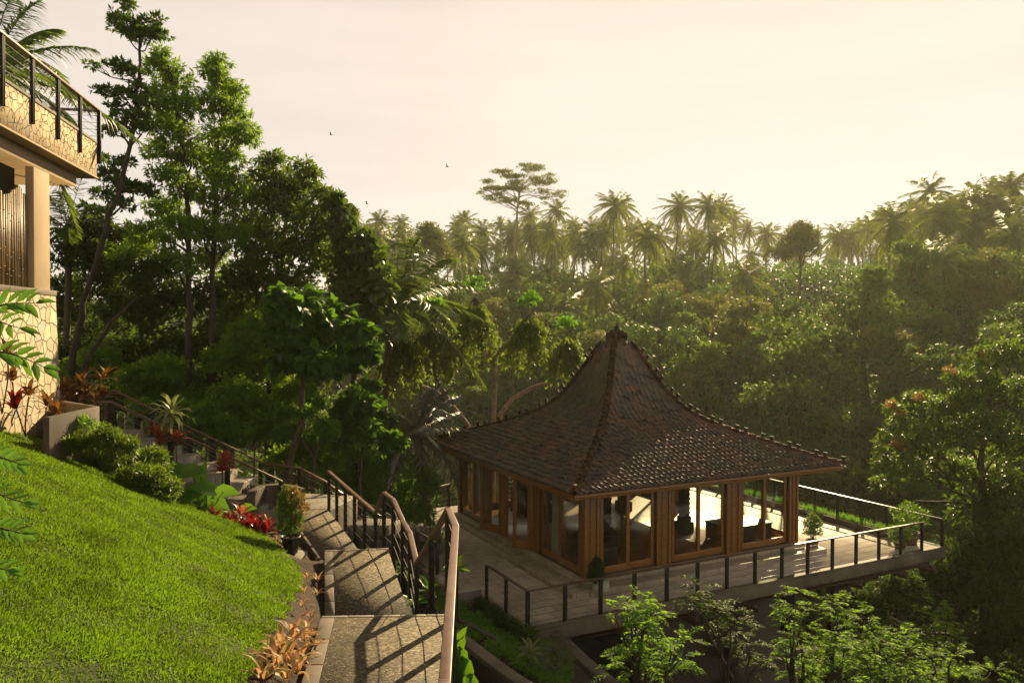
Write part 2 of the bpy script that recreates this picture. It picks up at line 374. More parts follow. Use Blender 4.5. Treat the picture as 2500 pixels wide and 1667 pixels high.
LM = {}
def patchy(m, scale, dark, col):
    nt = m.node_tree; b = [n for n in nt.nodes if n.type == 'BSDF_PRINCIPLED'][0]; src = b.inputs['Base Color'].links[0].from_socket
    _, r = noise_col(nt, (0, 0, 0), (1, 1, 1), scale, detail=6, lo=.42, hi=.60)
    _, r2 = noise_col(nt, (dark,)*3, (1, 1, 1), scale*2.7, detail=6, lo=.3, hi=.6)
    c = mixc(nt, src, mixc(nt, src, col, .45), r.outputs[0]); c = mixc(nt, c, r2.outputs[0], 1.0, 'MULTIPLY'); nt.links.new(c, b.inputs['Base Color'])
    t = [n for n in nt.nodes if n.type == 'BSDF_TRANSLUCENT'][0]; ts = t.inputs[0].links[0].from_socket
    nt.links.new(mixc(nt, ts, r2.outputs[0], 1.0, 'MULTIPLY'), t.inputs[0])
LM['grass'] = leafmat('grass_blade', (0.032, 0.088, 0.002), (0.101, 0.176, 0.006), (0.302, 0.528, 0.013), .5, .5, c3=(0.181, 0.161, 0.051), f3=.05)
LM['tall'] = leafmat('tall_tree_leaf', (.028, .066, .006), (.070, .125, .010), (.28, .44, .02), .38, .42)
LM['slender'] = leafmat('rosette_leaf', (.020, .042, .006), (.04, .07, .010), (.12, .22, .02), .40, .35)
LM['dark'] = leafmat('dark_leaf', (.014, .034, .004), (.036, .064, .008), (.20, .31, .015), .36, .38)
LM['fig'] = leafmat('leathery_leaf', (.016, .032, .007), (.035, .055, .012), (.13, .22, .015), .25, .30, c3=(.10, .12, .02), f3=.04, spec=.45)
LM['heart'] = leafmat('heart_leaf', (0.015, 0.043, 0.006), (0.030, 0.070, 0.009), (0.110, 0.230, 0.010), .38, .45)
LM['bush'] = leafmat('bush_leaf', (.030, .075, .010), (.065, .125, .014), (.22, .40, .02), .36, .42)
LM['palm'] = leafmat('palm_leaflet', (.030, .055, .012), (.055, .085, .018), (.17, .26, .03), .33, .35, c3=(.16, .12, .03), f3=.04, spec=.45)
LM['silver'] = leafmat('silver_palm_leaflet', (0.080, 0.092, 0.068), (0.128, 0.132, 0.096), (0.128, 0.144, 0.064), .28, .2, spec=.6)
LM['droop'] = leafmat('drooping_leaf', (.022, .044, .007), (.045, .072, .012), (.24, .32, .03), .32, .45, c3=(.07, .05, .02), f3=.08)
LM['sprig'] = leafmat('fresh_sprig_leaf', (0.043, 0.114, 0.014), (0.072, 0.157, 0.022), (0.179, 0.372, 0.022), .4, .5)
LM['right'] = leafmat('ash_leaf', (.012, .030, .004), (.032, .060, .008), (.18, .30, .02), .32, .40)
LM['orange'] = leafmat('young_orange_leaf', (0.196, 0.084, 0.021), (0.266, 0.140, 0.035), (0.420, 0.224, 0.042), .45, .5)
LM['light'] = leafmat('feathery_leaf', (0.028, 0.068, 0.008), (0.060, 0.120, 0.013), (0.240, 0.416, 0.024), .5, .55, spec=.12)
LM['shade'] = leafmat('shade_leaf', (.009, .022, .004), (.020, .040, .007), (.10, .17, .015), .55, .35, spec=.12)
LM['far1'] = leafmat('jungle_leaf_green', (0.027, 0.058, 0.011), (0.053, 0.092, 0.015), (0.155, 0.252, 0.023), .45, .4)
LM['far2'] = leafmat('jungle_leaf_olive', (0.048, 0.058, 0.014), (0.086, 0.087, 0.023), (0.193, 0.213, 0.031), .45, .4)
LM['far3'] = leafmat('jungle_leaf_dark', (0.017, 0.041, 0.009), (0.035, 0.068, 0.012), (0.106, 0.193, 0.023), .42, .35)
LM['farpalm'] = leafmat('far_palm_leaflet', (0.038, 0.058, 0.009), (0.073, 0.092, 0.015), (0.231, 0.290, 0.023), .35, .4, c3=(0.155, 0.107, 0.023), f3=.08)
LM['ti_red'] = leafmat('red_ti_leaf', (.035, .004, .006), (.11, .012, .014), (.42, .02, .02), .32, .4)
LM['ti_pink'] = leafmat('pink_ti_leaf', (.16, .02, .02), (.24, .09, .035), (.6, .12, .06), .4, .45)
LM['ti_orange'] = leafmat('bronze_ti_leaf', (0.112, 0.038, 0.008), (0.182, 0.084, 0.014), (0.315, 0.140, 0.021), .4, .4)
LM['brom'] = leafmat('bromeliad_leaf', (.34, .12, .075), (.50, .33, .13), (.75, .42, .2), .5, .45, c3=(.15, .19, .03), f3=.3)
LM['taro'] = leafmat('elephant_ear_leaf', (.040, .12, .012), (.075, .18, .022), (.28, .55, .04), .35, .5)
LM['varieg'] = leafmat('pale_striped_leaf', (0.144, 0.180, 0.060), (0.264, 0.276, 0.132), (0.270, 0.330, 0.090), .4, .4)
LM['spider'] = leafmat('pale_strap_leaf', (0.112, 0.126, 0.070), (0.189, 0.196, 0.119), (0.154, 0.182, 0.070), .5, .3)
LM['potshrub'] = leafmat('clipped_shrub_leaf', (.025, .055, .012), (.06, .10, .018), (.16, .28, .03), .4, .4)
LM['potshrub_top'] = leafmat('new_red_leaf', (0.154, 0.098, 0.021), (0.252, 0.119, 0.035), (0.420, 0.245, 0.056), .35, .45)
LM['near'] = leafmat('foreground_leaf', (.05, .13, .018), (.09, .20, .03), (.20, .42, .03), .4, .4)

patchy(LM['grass'], .55, .45, (.10, .085, .03))
# ------------------------------------------------------------------ leaf templates
T_DIA = (np.array([(0,0,0),(.42,.5,.05),(1,0,-.06),(.42,-.5,.05)]), [np.array([(0,1,2,3)])])
T_OVA = (np.array([(0,0,0),(.35,0,-.02),(.7,0,-.06),(1,0,-.16),(.3,.46,.06),(.68,.36,.02),(.3,-.46,.06),(.68,-.36,.02)]),
         [np.array([(0,1,4),(2,3,5),(0,6,1),(2,7,3)]), np.array([(1,2,5,4),(1,6,7,2)])])
T_HEART = (np.array([(0,0,0),(.35,0,-.03),(.7,0,-.10),(1,0,-.28),(-.12,.34,.03),(.25,.52,.03),(.66,.34,-.04),(-.12,-.34,.03),(.25,-.52,.03),(.66,-.34,-.04)]),
         [np.array([(2,3,6),(2,9,3)]), np.array([(0,1,5,4),(1,2,6,5),(0,7,8,1),(1,8,9,2)])])
T_BLADE = (np.array([(0,.5,0),(0,-.5,0),(.5,.42,.10),(.5,-.42,.10),(1,0,0)]), [np.array([(0,1,3,2)]), np.array([(2,3,4)])])
T_STRAP = (np.array([(0,.3,0),(0,-.3,0),(.35,.5,.16),(.35,-.5,.16),(.7,.38,.16),(.7,-.38,.16),(1,0,-.02)]), [np.array([(0,1,3,2),(2,3,5,4)]), np.array([(4,5,6)])])
T_TRI = (np.array([(0,.5,0),(0,-.5,0),(1,0,0)]), [np.array([(0,1,2)])])

def leaves(mb, base, A, Nn, Ln, Wd, T):
    """many leaves at once: base (n,3), A direction, Nn rough normal, Ln length, Wd width"""
    n = len(base); A = unit(A); S = unit(np.cross(Nn, A)); Q = np.cross(A, S)
    Ln = np.broadcast_to(Ln, (n,)); Wd = np.broadcast_to(Wd, (n,))
    t = T[0]; k = len(t)
    V = base[:, None, :] + (Ln[:, None] * t[:, 0])[..., None] * A[:, None, :] + (Wd[:, None] * t[:, 1])[..., None] * S[:, None, :] + (Ln[:, None] * t[:, 2])[..., None] * Q[:, None, :]
    off = (np.arange(n) * k)[:, None, None]
    mb.addarr(V.reshape(-1, 3), [(f[None] + off).reshape(-1, f.shape[1]) for f in T[1]])
def rdir(n):
    v = rng.normal(size=(n, 3)); return unit(v)
def twigs_to_leaves(mb, C, O, k, Ln, Wd, T, spread=.9, droop=.25, jit=.6, along=0.0):
    """k leaves fanned round every twig end C that points along O"""
    n = len(C); C2 = np.repeat(C, k, 0); O2 = np.repeat(O, k, 0)
    A = unit(O2 * (1 - spread * .5) + rdir(n * k) * spread + np.array([0, 0, -droop]))
    l = Ln * rng.uniform(.65, 1.2, n * k)
    b = C2 + A * (l * .15)[:, None] + O2 * (rng.uniform(-along, along, n * k))[:, None]
    Nn = unit(np.array([0, 0, .55]) + O2 * .6 + rdir(n * k) * jit)
    leaves(mb, b, A, Nn, l, Wd * l / Ln, T)
def clump_pts(c, r, n, shell=.55, flat=1.0, low=-.6):
    """points inside an ellipsoid, crowded to its outside"""
    d = rdir(n); d[:, 2] = np.where(d[:, 2] < low, -d[:, 2] * .5, d[:, 2])
    q = rng.uniform(shell ** 3, 1, n) ** (1 / 3)
    q = np.where(rng.random(n) < .25, rng.uniform(.1, 1, n), q)
    r = np.asarray(r, float) * np.ones(3) * np.array([1, 1, flat])
    lump = 1 + .16 * np.sin(d[:, 0] * 7 + c[0]) * np.sin(d[:, 1] * 6 + c[1] * 2) + .12 * np.sin(d[:, 2] * 9 + c[2])
    return np.asarray(c) + d * q[:, None] * r * lump[:, None], d
def wander(p, q, n=7, amp=.06, sag=0.0):
    p = np.asarray(p, float); q = np.asarray(q, float); t = np.linspace(0, 1, n)[:, None]
    l = np.linalg.norm(q - p); P = p + (q - p) * t
    w = np.sin(t * math.pi) * rng.normal(size=(1, 3)) * amp * l + np.sin(t * 2 * math.pi) * rng.normal(size=(1, 3)) * amp * .5 * l
    P = P + w; P[:, 2] -= (np.sin(t[:, 0] * math.pi) * sag * l); return P

# ------------------------------------------------------------------ ground
def lawn_z(x, y): return -3.15 - .416 * (x + 2.1) - .305 * (y - 7.9) - .11 * np.clip(8 - np.asarray(y, float), 0, 6) * np.clip((np.asarray(x, float) + 5.5) / 3, 0, 1)
CP = np.array([(0,0,-1.9),(-2.1,7.9,-3.5),(2,4,-4.5),(3,10,-8),(1,15,-9),(0.5,19,-9.6),(5,20,-12),(10,22,-14),(18,28,-18),(-4.3,15,-5.0),
 (-5.5,19.5,-5.4),(-9.5,18.5,-3.6),(-12,22,-4),(-6,24,-7),(-12,30,-7),(-20,25,-3),(-15,12,-2.5),(-10,5,0.1),(-4,30,-10.5),(0,34,-13),(8,36,-18),
 (-12,40,-12),(10,10,-12),(20,15,-17),(12,3,-9),(25,30,-22),(30,20,-20),(0,45,-20),(-20,42,-12),(20,45,-24),(-30,35,-4),(-35,15,0),(35,5,-14),(-3,24,-8.6),(-2.5,12,-6)], float)
def ground(x, y):
    x = np.asarray(x, float); y = np.asarray(y, float)
    d2 = (x[..., None] - CP[:, 0]) ** 2 + (y[..., None] - CP[:, 1]) ** 2 + .6
    w = d2 ** -1.8; near = (w * CP[:, 2]).sum(-1) / w.sum(-1)
    s = y * math.cos(rad(30)) + x * math.sin(rad(30))
    t = np.clip((s - 46) / 104, 0, 1); far = -24 + 32 * (t ** .85) + 6 * np.clip((s - 150) / 120, 0, 1)
    far = far + 1.8 * np.sin(x * .09 + 1) * np.sin(y * .07) + np.sin(x * .23) * .8
    k = np.clip((s - 34) / 16, 0, 1); k = k * k * (3 - 2 * k)
    left = np.clip((-x - 18) / 20, 0, 1) * np.clip((60 - y) / 25, 0, 1)
    k = k * (1 - left)
    return near * (1 - k) + far * k
def grid(xs, ys, zf):
    X, Y = np.meshgrid(xs, ys); Z = zf(X, Y); nx = len(xs); ny = len(ys)
    V = np.stack([X, Y, Z], -1).reshape(-1, 3); i = np.arange(nx * ny).reshape(ny, nx)
    Fq = np.stack([i[:-1, :-1], i[:-1, 1:], i[1:, 1:], i[1:, :-1]], -1).reshape(-1, 4)
    m = MB(); m.addarr(V, [Fq]); return m
def tz(X, Y):
    Z = ground(X, Y); inl = (X < -1.9) & (X > -16) & (Y > -2) & (Y < 20)
    return np.where(inl, np.minimum(Z, lawn_z(X, Y) - .35), Z)
xs = np.concatenate([np.linspace(-420, -42, 30), np.arange(-40, 40, .8), np.linspace(42, 420, 34)])
ys = np.concatenate([np.linspace(-60, -9, 8), np.arange(-8, 60, .8), np.arange(61, 240, 4), np.linspace(250, 900, 14)])
struct(grid(xs, ys, tz).build('ground', M['jungle_floor'], smooth=True), 'dark leaf-strewn ground of the valley under the trees')
EX = [(-6.2, -.3), (-3, -.9), (0, -1.3), (5, -1.85), (7.9, -2.45), (8.7, -2.6), (11.3, -3.1), (13.8, -3.85), (15.2, -4.6), (17, -5.6), (19, -7.2), (21, -9)]
EXy = np.array([e[0] for e in EX]); EXx = np.array([e[1] for e in EX])
def lawn_edge(y): return np.interp(y, EXy, EXx)
def lawn_h(X, Y): return lawn_z(X, Y) + .05 * np.sin(X * 1.1 + .5) * np.sin(Y * .9) + .02 * np.sin(X * 3.1) * np.cos(Y * 2.7)
def strip_mesh(x0f, x1f, ys, nx, zf):
    V = []; 
    for y in ys:
        a, b = x0f(y), x1f(y)
        for k in range(nx): x = a + (b - a) * k / (nx - 1); V.append((x, y, float(zf(np.array(x), np.array(y)))))
    Fq = [(j*nx+k, j*nx+k+1, (j+1)*nx+k+1, (j+1)*nx+k) for j in range(len(ys)-1) for k in range(nx-1)]
    return MB().add(V, Fq)
struct(strip_mesh(lambda y: -15.0, lambda y: float(lawn_edge(y)), np.linspace(-6, 19.0, 60), 40, lawn_h).build('lawn', M['lawn_soil'], smooth=True), 'sunlit sloping lawn soil under the grass')
PLy = [-6, 4, 8.66, 8.8, 10.6, 14.2, 14.4, 15.5, 17.6]; PLx = [-.4, -1.34, -2.11, -2.2, -2.56, -3.42, -3.6, -3.80, -4.8]; PLz = [-2.2, -2.90, -3.34, -3.5, -4.32, -4.25, -4.4, -4.9, -4.8]
def bedh(X, Y):
    e = float(lawn_edge(Y)) - .05; p = float(np.interp(Y, PLy, PLx)) + .03; q = min(1, max(0, (float(X) - e) / max(.05, p - e)))
    return float(lawn_h(np.array(e), Y)) * (1 - q) + float(np.interp(Y, PLy, PLz)) * q - .03 + .02*math.sin(X*9)*math.sin(Y*8)
struct(strip_mesh(lambda y: float(lawn_edge(y)) - .05, lambda y: float(np.interp(y, PLy, PLx)) + .03, np.linspace(-6, 17.6, 90), 10, bedh).build('garden_bed', M['soil'], smooth=True), 'strip of bare brown soil between lawn and path')
# grass: blades denser close to the eye
def grass():
    n = 460000; mb = MB()
    d = 3.0 + 15.5 * rng.random(n) ** 1.25
    px = rng.uniform(-40, 860, n); x = (px - 1250) / F * d; y = d
    ok = (x < lawn_edge(y) + .04 + .05*np.sin(y*9)) & (x > -14.8); x = x[ok]; y = y[ok]
    z = lawn_h(x, y); n = len(x)
    # tufts: pull blades towards random centres, patchy density
    g = np.sin(x * 2.3 + np.sin(y * 1.7) * 2) * np.sin(y * 2.1 + np.sin(x * 1.3)) + .5*np.sin(x*7+y*3)*np.sin(y*6-x*2)
    keep = rng.random(n) < np.clip(.78 + .3 * g, .3, 1); x, y, z, g = x[keep], y[keep], z[keep], g[keep]; n = len(x)
    A = unit(np.stack([rng.normal(size=n) * .75 - .1, rng.normal(size=n) * .75 - .15, np.full(n, .75)], -1))
    Ln = rng.uniform(.026, .060, n) * (1 + .25 * g) * (1 + .02 * y); Wd = (.0036 + .0008 * y) * rng.uniform(.7, 1.3, n)
    Nn = unit(rdir(n) + np.array([0, -.3, .6]))
    leaves(mb, np.stack([x, y, z - .004], -1), A, Nn, Ln, Wd, T_BLADE)
    tag(mb.build('grass', LM['grass']), 'short bright green grass covering the sloping lawn', 'grass', kind='stuff')
grass()

# ------------------------------------------------------------------ paths
def slab_path(name, quads, th, mat, label):
    mb = MB()
    for q in quads: mb.slab(q, th)
    o = mb.build(name, mat); struct(o, label); return o
RZ = -3.24
r1 = [(-1.55, 4.4, RZ+.02), (-.55, 4.4, RZ+.02), (-.70, 8.72, RZ), (-2.12, 8.66, RZ)]
def P3(*a): return np.array(a, float)
def path_piece(name, L0, L1, R0, R1, th, label, nose=.07, band=.15):
    """ramp panel: left edge L0 (near) - L1 (far), right edge R0 - R1; pebble wash with pale stone border"""
    L0, L1, R0, R1 = map(lambda p: np.array(p, float), (L0, L1, R0, R1))
    root = thing(name, (L0 + R1) / 2, label, 'path')
    root['kind'] = 'structure'; del root['category']
    w = unit(R0 - L0); w2 = unit(R1 - L1); l = unit(L1 - L0)
    a, b, c, d = L0 + w * band, R0 - w * .02, R1 - w2 * .02 - l * nose, L1 + w2 * band - l * nose
    MB().slab([a, b, c, d], th).build('pebble_surface', M['aggregate'], root)
    e = np.array([0, 0, .004])
    k = MB(); m_ = 6
    for i in range(m_):     # border stones on the left
        t0, t1 = i / m_ + .002, (i + 1) / m_ - .002
        p0, p1 = L0 + (L1 - l*nose - L0) * t0, L0 + (L1 - l*nose - L0) * t1; q0, q1 = a + (d - a) * t0, a + (d - a) * t1
        k.slab([p0 + e, q0 + e - w*.003, q1 + e - w*.003, p1 + e], th + .02)
    k.build('border_stone', M['concrete'], root, bevel=.004)
    k = MB()
    for i in range(5):     # pale nosing stones along the far lip
        t0, t1 = i / 5 + .002, (i + 1) / 5 - .002
        p0, p1 = L1 + (R1 - L1) * t0, L1 + (R1 - L1) * t1
        k.slab([p0 - l*(nose-.003) + e*2, p1 - l*(nose-.003) + e*2, p1 + e*2, p0 + e*2], .10)
    k.build('nosing', M['concrete_light'], root, bevel=.006)
    return root
path_piece('path_near', (-1.37, 4.0, RZ+.44), (-2.12, 8.66, RZ), (-.50, 4.0, RZ+.44), (-.66, 8.74, RZ), .5, 'nearest pebble-washed path panel with pale lip')
path_piece('path_middle', (-2.55, 10.6, -4.22), (-3.42, 14.2, -4.10), (-1.28, 10.6, -4.22), (-2.24, 14.2, -4.05), .5, 'middle pebble-washed path panel crossed by railing shadows')
path_piece('path_far', (-3.75, 15.5, -4.80), (-5.60, 19.2, -4.57), (-2.85, 15.7, -4.80), (-4.62, 19.45, -4.54), .4, 'far pebble-washed path panel beside the potted shrub', band=.06)
k = MB()
for i in range(5):     # steps hidden behind the near lip
    y0 = 8.76 + i * .37; zt = RZ - .17 * (i + 1); k.slab([(-2.12 - .08*i, y0, zt), (-.72 - .1*i, y0, zt), (-.80 - .1*i, y0 + .37, zt), (-2.2 - .08*i, y0 + .37, zt)], .6)
for i in range(3):
    y0 = 14.25 + i * .42; zt = -4.12 - .18 * (i + 1); k.slab([(-2.95 - .1*i, y0, zt), (-2.2 - .2*i, y0, zt), (-2.4 - .2*i, y0 + .42, zt), (-3.05 - .1*i, y0 + .42, zt)], .6)
struct(k.build('path_steps', M['concrete_dark'], bevel=.01), 'concrete steps between the path panels')

# stairs on the left, going down to the right
k = MB(); nst = 9
for i in range(nst):
    x0 = -10.3 + .46 * i; z = -2.72 - .225 * i; y0 = 18.55 + .10 * i
    k.hexa([(x0, y0, z-.8), (x0+.46, y0+.05, z-.8), (x0+.62, y0+1.9, z-.8), (x0+.1, y0+1.9, z-.8), (x0, y0, z), (x0+.455, y0+.05, z), (x0+.615, y0+1.9, z), (x0+.1, y0+1.9, z)])
k.wbox(-11.6, -10.31, 18.3, 20.4, -3.6, -2.71)
k.slab([(-6.15, 19.0, -4.62), (-4.6, 19.46, -4.62), (-4.2, 21.2, -4.62), (-6.0, 21.6, -4.62)], .9)
struct(k.build('stairs', M['paving_light'], bevel=.012), 'pale stone stairs descending to the right below the stone wall')
# stringer blocks, curved bench wall and a standing stone
bench = MB()
pts = [onz(612, 1222, -4.3), onz(640, 1196, -4.2), onz(680, 1188, -4.15), onz(716, 1198, -4.2), onz(735, 1215, -4.3)]
for a, b in zip(pts[:-1], pts[1:]):
    a = np.array([a[0], a[1], -4.35]); b = np.array([b[0], b[1], -4.35]); bench.beam(a, b, .22, .55)
tag(bench.build('low_wall', M['concrete'], bevel=.01), 'low curved concrete wall behind the stair landing', 'wall')
def rock(name, c, r, label, mat):
    m = MB(); V = []; nu, nv = 10, 7
    for j in range(nv):
        for i in range(nu):
            th = 2*math.pi*i/nu; ph = math.pi*j/(nv-1)
            q = 1 + .12 * math.sin(th*3+j) ; V.append((c[0]+r[0]*math.sin(ph)*math.cos(th)*q, c[1]+r[1]*math.sin(ph)*math.sin(th)*q, c[2]+r[2]*(1+np.sign(math.cos(ph))*abs(math.cos(ph))**.6)*q))
    Fq = [(j*nu+i, (j+1)*nu+i, (j+1)*nu+(i+1) % nu, j*nu+(i+1) % nu) for j in range(nv-1) for i in range(nu)]
    m.add(V, Fq); return tag(m.build(name, mat, smooth=False), label, 'stone')
rock('standing_stone', U(612, 1205, 20.2) - P3(0, 0, .25), (.24, .2, .22), 'upright pale boulder at the foot of the stone stairs', M['concrete'])

# lower stairs from the landing to the terrace
k = MB()
for i in range(13):
    t = i / 12; x0 = -4.5 + .75 * t; y0 = 20.6 + 8.6 * t; z = -5.05 - .218 * (i + 1)
    k.hexa([(x0-.1, y0, z-.28), (x0+1.25, y0, z-.28), (x0+1.3, y0+.74, z-.28), (x0-.05, y0+.74, z-.28), (x0-.1, y0, z), (x0+1.25, y0, z), (x0+1.3, y0+.735, z), (x0-.05, y0+.735, z)])
struct(k.build('lower_stairs', M['concrete'], bevel=.01), 'pale stone stairs dropping behind the railing to the terrace')
struct(MB().slab([L(-.6, 9.5, -.005), L(1.6, 9.5, -.005), L(1.6, 13.0, -.005), L(-1.9, 13.0, -.005)], .4).build('lower_landing', M['paving_light']), 'paved landing where the lower stairs meet the terrace')

# ------------------------------------------------------------------ railings
def railing(name, pts, label, h=.95, capw=.08, caph=.05, posts=None, spacing=1.15, wood='rail_wood', cables=4, ends=(1, 1), pw=.11, group=None, drop=0.0, vertex_posts=True, dbl=False):
    pts = [np.array(p, float) for p in pts]
    root = thing(name, pts[0] - P3(0, 0, h), label, 'railing', group)
    mb = MB()
    for i, (a, b) in enumerate(zip(pts[:-1], pts[1:])):
        u = unit(b - a); mb.beam(a - u * (.02 if i else 0), b + u * .02, capw, caph)
    mb.build('handrail', M[wood], root, bevel=.006)
    P = []
    for i, (a, b) in enumerate(zip(pts[:-1], pts[1:])):
        l = np.linalg.norm((b - a)[:2]); n = max(1, round(l / spacing)) if posts is None else posts[i]
        u = unit(b - a)
        for j in range(n):
            if j == 0 and i == 0 and not ends[0]: continue
            if j == 0 and i > 0 and not vertex_posts: continue
            P.append((a + (b - a) * j / n, u))
    if ends[1]: P.append((pts[-1], unit(pts[-1] - pts[-2])))
    for p, u in P:
        uh = unit(P3(u[0], u[1], 0)); s_ = np.cross(UP, uh)
        c = p - P3(0, 0, (h + drop) / 2 + caph / 2)
        k = MB()
        if dbl:
            k.box(c + uh*0.035, uh, s_, UP, .022, .07, h + drop); k.box(c - uh*.035, uh, s_, UP, .022, .07, h + drop)
            k.box(c + uh*0, uh, s_, UP, .05, .012, h + drop)
        else: k.box(c, uh, s_, UP, pw, .06, h + drop)
        k.build('post', M['black_steel'], root, bevel=.004)
    for q in range(cables):
        mb = MB(); zz = h * (q + .75) / (cables + .5)
        mb.tube([p - P3(0, 0, zz) for p in pts], .006, 5); mb.build('cable', M['cable'], root)
    return root
near_rail = [(-.30, 1.6, -2.22), (-.405, 4.75, -2.19), (-.612, 8.53, -2.2), (-.775, 9.55, -2.24), (-1.34, 11.0, -3.36),
             (-1.605, 12.3, -3.28), (-1.82, 13.0, -3.25), (-2.16, 14.2, -3.16), (-2.44, 14.85, -3.17), (-2.73, 15.6, -3.74), (-4.54, 19.3, -3.60)]
railing('railing', near_rail, 'curving black railing with reddish wooden handrail along the pebble path', h=1.0, posts=[3, 4, 1, 2, 1, 1, 1, 1, 1, 5], cables=4, pw=.10, caph=.045, capw=.078)
SA, SB = U(271, 981, 18.5), U(687, 1174, 19.9)
railing('railing', [U(236, 981, 18.3), SA, SB], 'dark wooden handrail on the lawn side of the stone stairs', h=.98, posts=[1, 3], wood='rail_wood_far', cables=4, ends=(0, 1), pw=.13)
railing('railing', [U(250, 955, 20.3), U(279, 954, 20.4), U(636, 1127, 21.8)], 'dark wooden handrail on the jungle side of the stone stairs', h=.95, posts=[1, 4], wood='rail_wood_far', cables=4, ends=(0, 1), pw=.11)
railing('railing', [U(636, 1130, 21.85), U(731, 1142, 22.0), U(795, 1176, 21.6), U(835, 1205, 21.4), U(917, 1238, 22.5), U(1068, 1325, 23.4)], 'dark railing round the landing and down the lower stairs', h=.92, posts=[1, 1, 1, 2, 3], wood='rail_wood_far', cables=4)
railing('railing', [L(.1, 13.9, .95), L(1.1, 13.4, .95), L(1.35, 12.4, .95), L(2.35, 13.0, 1.0), L(3.6, 13.8, 1.0), L(17.1, 13.8, 1.0)], 'dark railing behind the terrace left of the pavilion', h=.97, posts=[1, 1, 1, 1, 10], wood='rail_wood_far', cables=4)

# ------------------------------------------------------------------ terrace
ter = thing('terrace', L(8, 6, -.5), 'raised stone-paved terrace on rusty steel beams over the ravine', 'terrace')
mb = MB(); poly = [(-.08, -.08), (17.28, -.08), (17.28, 14.0), (-.6, 14.0), (-.6, 2.55), (-.08, 2.55)]
def lpoly(poly, z0, z1):
    P = [L(x, y, z0) for x, y in poly] + [L(x, y, z1) for x, y in poly]; n = len(poly)
    return MB().add(P, [tuple(range(n-1, -1, -1)), tuple(range(n, 2*n))] + [(i, (i+1) % n, n+(i+1) % n, n+i) for i in range(n)])
lpoly(poly, -.42, -.06).build('slab', M['concrete'], ter, bevel=.015)
lpoly([(.12, .12), (17.08, .12), (17.08, 13.8), (-.4, 13.8), (-.4, 2.6), (.12, 2.6)], -.061, 0).build('paving', M['paving'], ter)
mb = MB()
mb.lbox(-.08, 17.28, -.08, .118, -.058, .012); mb.lbox(17.082, 17.28, .12, 14.0, -.058, .012); mb.lbox(-.08, .118, .12, 2.55, -.058, .012)
mb.build('kerb', M['concrete'], ter, bevel=.008)
for y in (.35, 4.5, 9.0, 13.5):
    mb = MB(); mb.lbox(-.4, 17.0, y-.09, y+.09, -.45, -.42); mb.lbox(-.4, 17.0, y-.012, y+.012, -.68, -.45); mb.lbox(-.4, 17.0, y-.09, y+.09, -.71, -.68)
    mb.build('steel_beam', M['rust_steel'], ter)
for x in (1, 3.4, 5.8, 8.2, 10.6, 13, 15.4, 16.9):
    mb = MB(); mb.lbox(x-.06, x+.06, .1, 13.7, -.95, -.712); mb.build('steel_joist', M['rust_steel'], ter)
for x in (4.6, 8.4, 13.2):
    for y in (1.4, 9):
        MB().lbox(x-.17, x+.17, y-.17, y+.17, -9 if x < 6 else -13, -.96).build('column', M['black_steel'], ter, bevel=.01)
# storey under the terrace
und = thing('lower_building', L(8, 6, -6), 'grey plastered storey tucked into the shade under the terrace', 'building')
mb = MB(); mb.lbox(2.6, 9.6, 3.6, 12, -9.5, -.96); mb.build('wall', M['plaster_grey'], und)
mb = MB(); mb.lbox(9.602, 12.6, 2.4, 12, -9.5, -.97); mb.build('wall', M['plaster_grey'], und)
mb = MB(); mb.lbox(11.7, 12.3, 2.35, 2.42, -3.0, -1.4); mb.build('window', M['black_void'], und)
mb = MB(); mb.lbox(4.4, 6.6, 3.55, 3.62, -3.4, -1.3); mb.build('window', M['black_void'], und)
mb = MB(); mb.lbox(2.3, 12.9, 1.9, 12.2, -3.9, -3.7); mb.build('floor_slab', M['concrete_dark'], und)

def lrail(name, pts, label, posts, wood='rail_wood_far', ends=(1, 1), **kw):
    return railing(name, [L(*p) for p in pts], label, h=1.0, posts=posts, wood=wood, ends=ends, capw=.09, caph=.04, cables=5, pw=.115, **kw)
lrail('railing', [(.02, 2.5, 1.0), (.02, .02, 1.0)], 'short left end of the terrace railing above the planted bed', [2], ends=(1, 0))
lrail('railing', [(.02, .02, 1.0), (16.05, .02, 1.0)], 'long front railing of the terrace with black posts', [14])
lrail('railing', [(17.2, .02, 1.0), (17.2, 13.75, 1.0)], 'right railing of the terrace with sunlit handrail', [12], ends=(1, 0))

# ------------------------------------------------------------------ pavilion
PX0, PX1, PY0, PY1 = 2.99, 11.95, 1.88, 11.47
OV = 1.02; EX0, EX1, EY0, EY1 = PX0-OV, PX1+OV, PY0-OV, PY1+OV
CXp, CYp = (PX0+PX1)/2, (PY0+PY1)/2
pav = thing('pavilion', L(CXp, CYp, 0), 'open wooden pavilion with steep brown tiled roof on the terrace', 'pavilion')
mb = MB(); mb.lbox(PX0-.16, PX1+.16, PY0-.16, PY1+.16, .17, .33)
mb.lbox(PX0-.75, PX0-.161, 1.35, 5.5, .002, .17); mb.lbox(PX0-.16, PX1+.16, PY0-.16, PY1+.16, .002, .169)
mb.lbox(PX0-.16, 12.7, PY0-.6, PY0-.161, .002, .171)
mb.lbox(PX0-.36, PX0-.161, 5.7, PY1+.1, .002, .17)
mb.build('plinth', M['paving'], pav, bevel=.008)
MB().lbox(PX0+.02, PX1-.02, PY0+.02, PY1-.02, .331, .345).build('floor', M['floorwood'], pav)
ZT = 3.0
def wall_pt(side, t, off):
    if side == 'front': return (t, PY0 + off)
    if side == 'back': return (t, PY1 - off)
    if side == 'left': return (PX0 + off, t)
    return (PX1 - off, t)
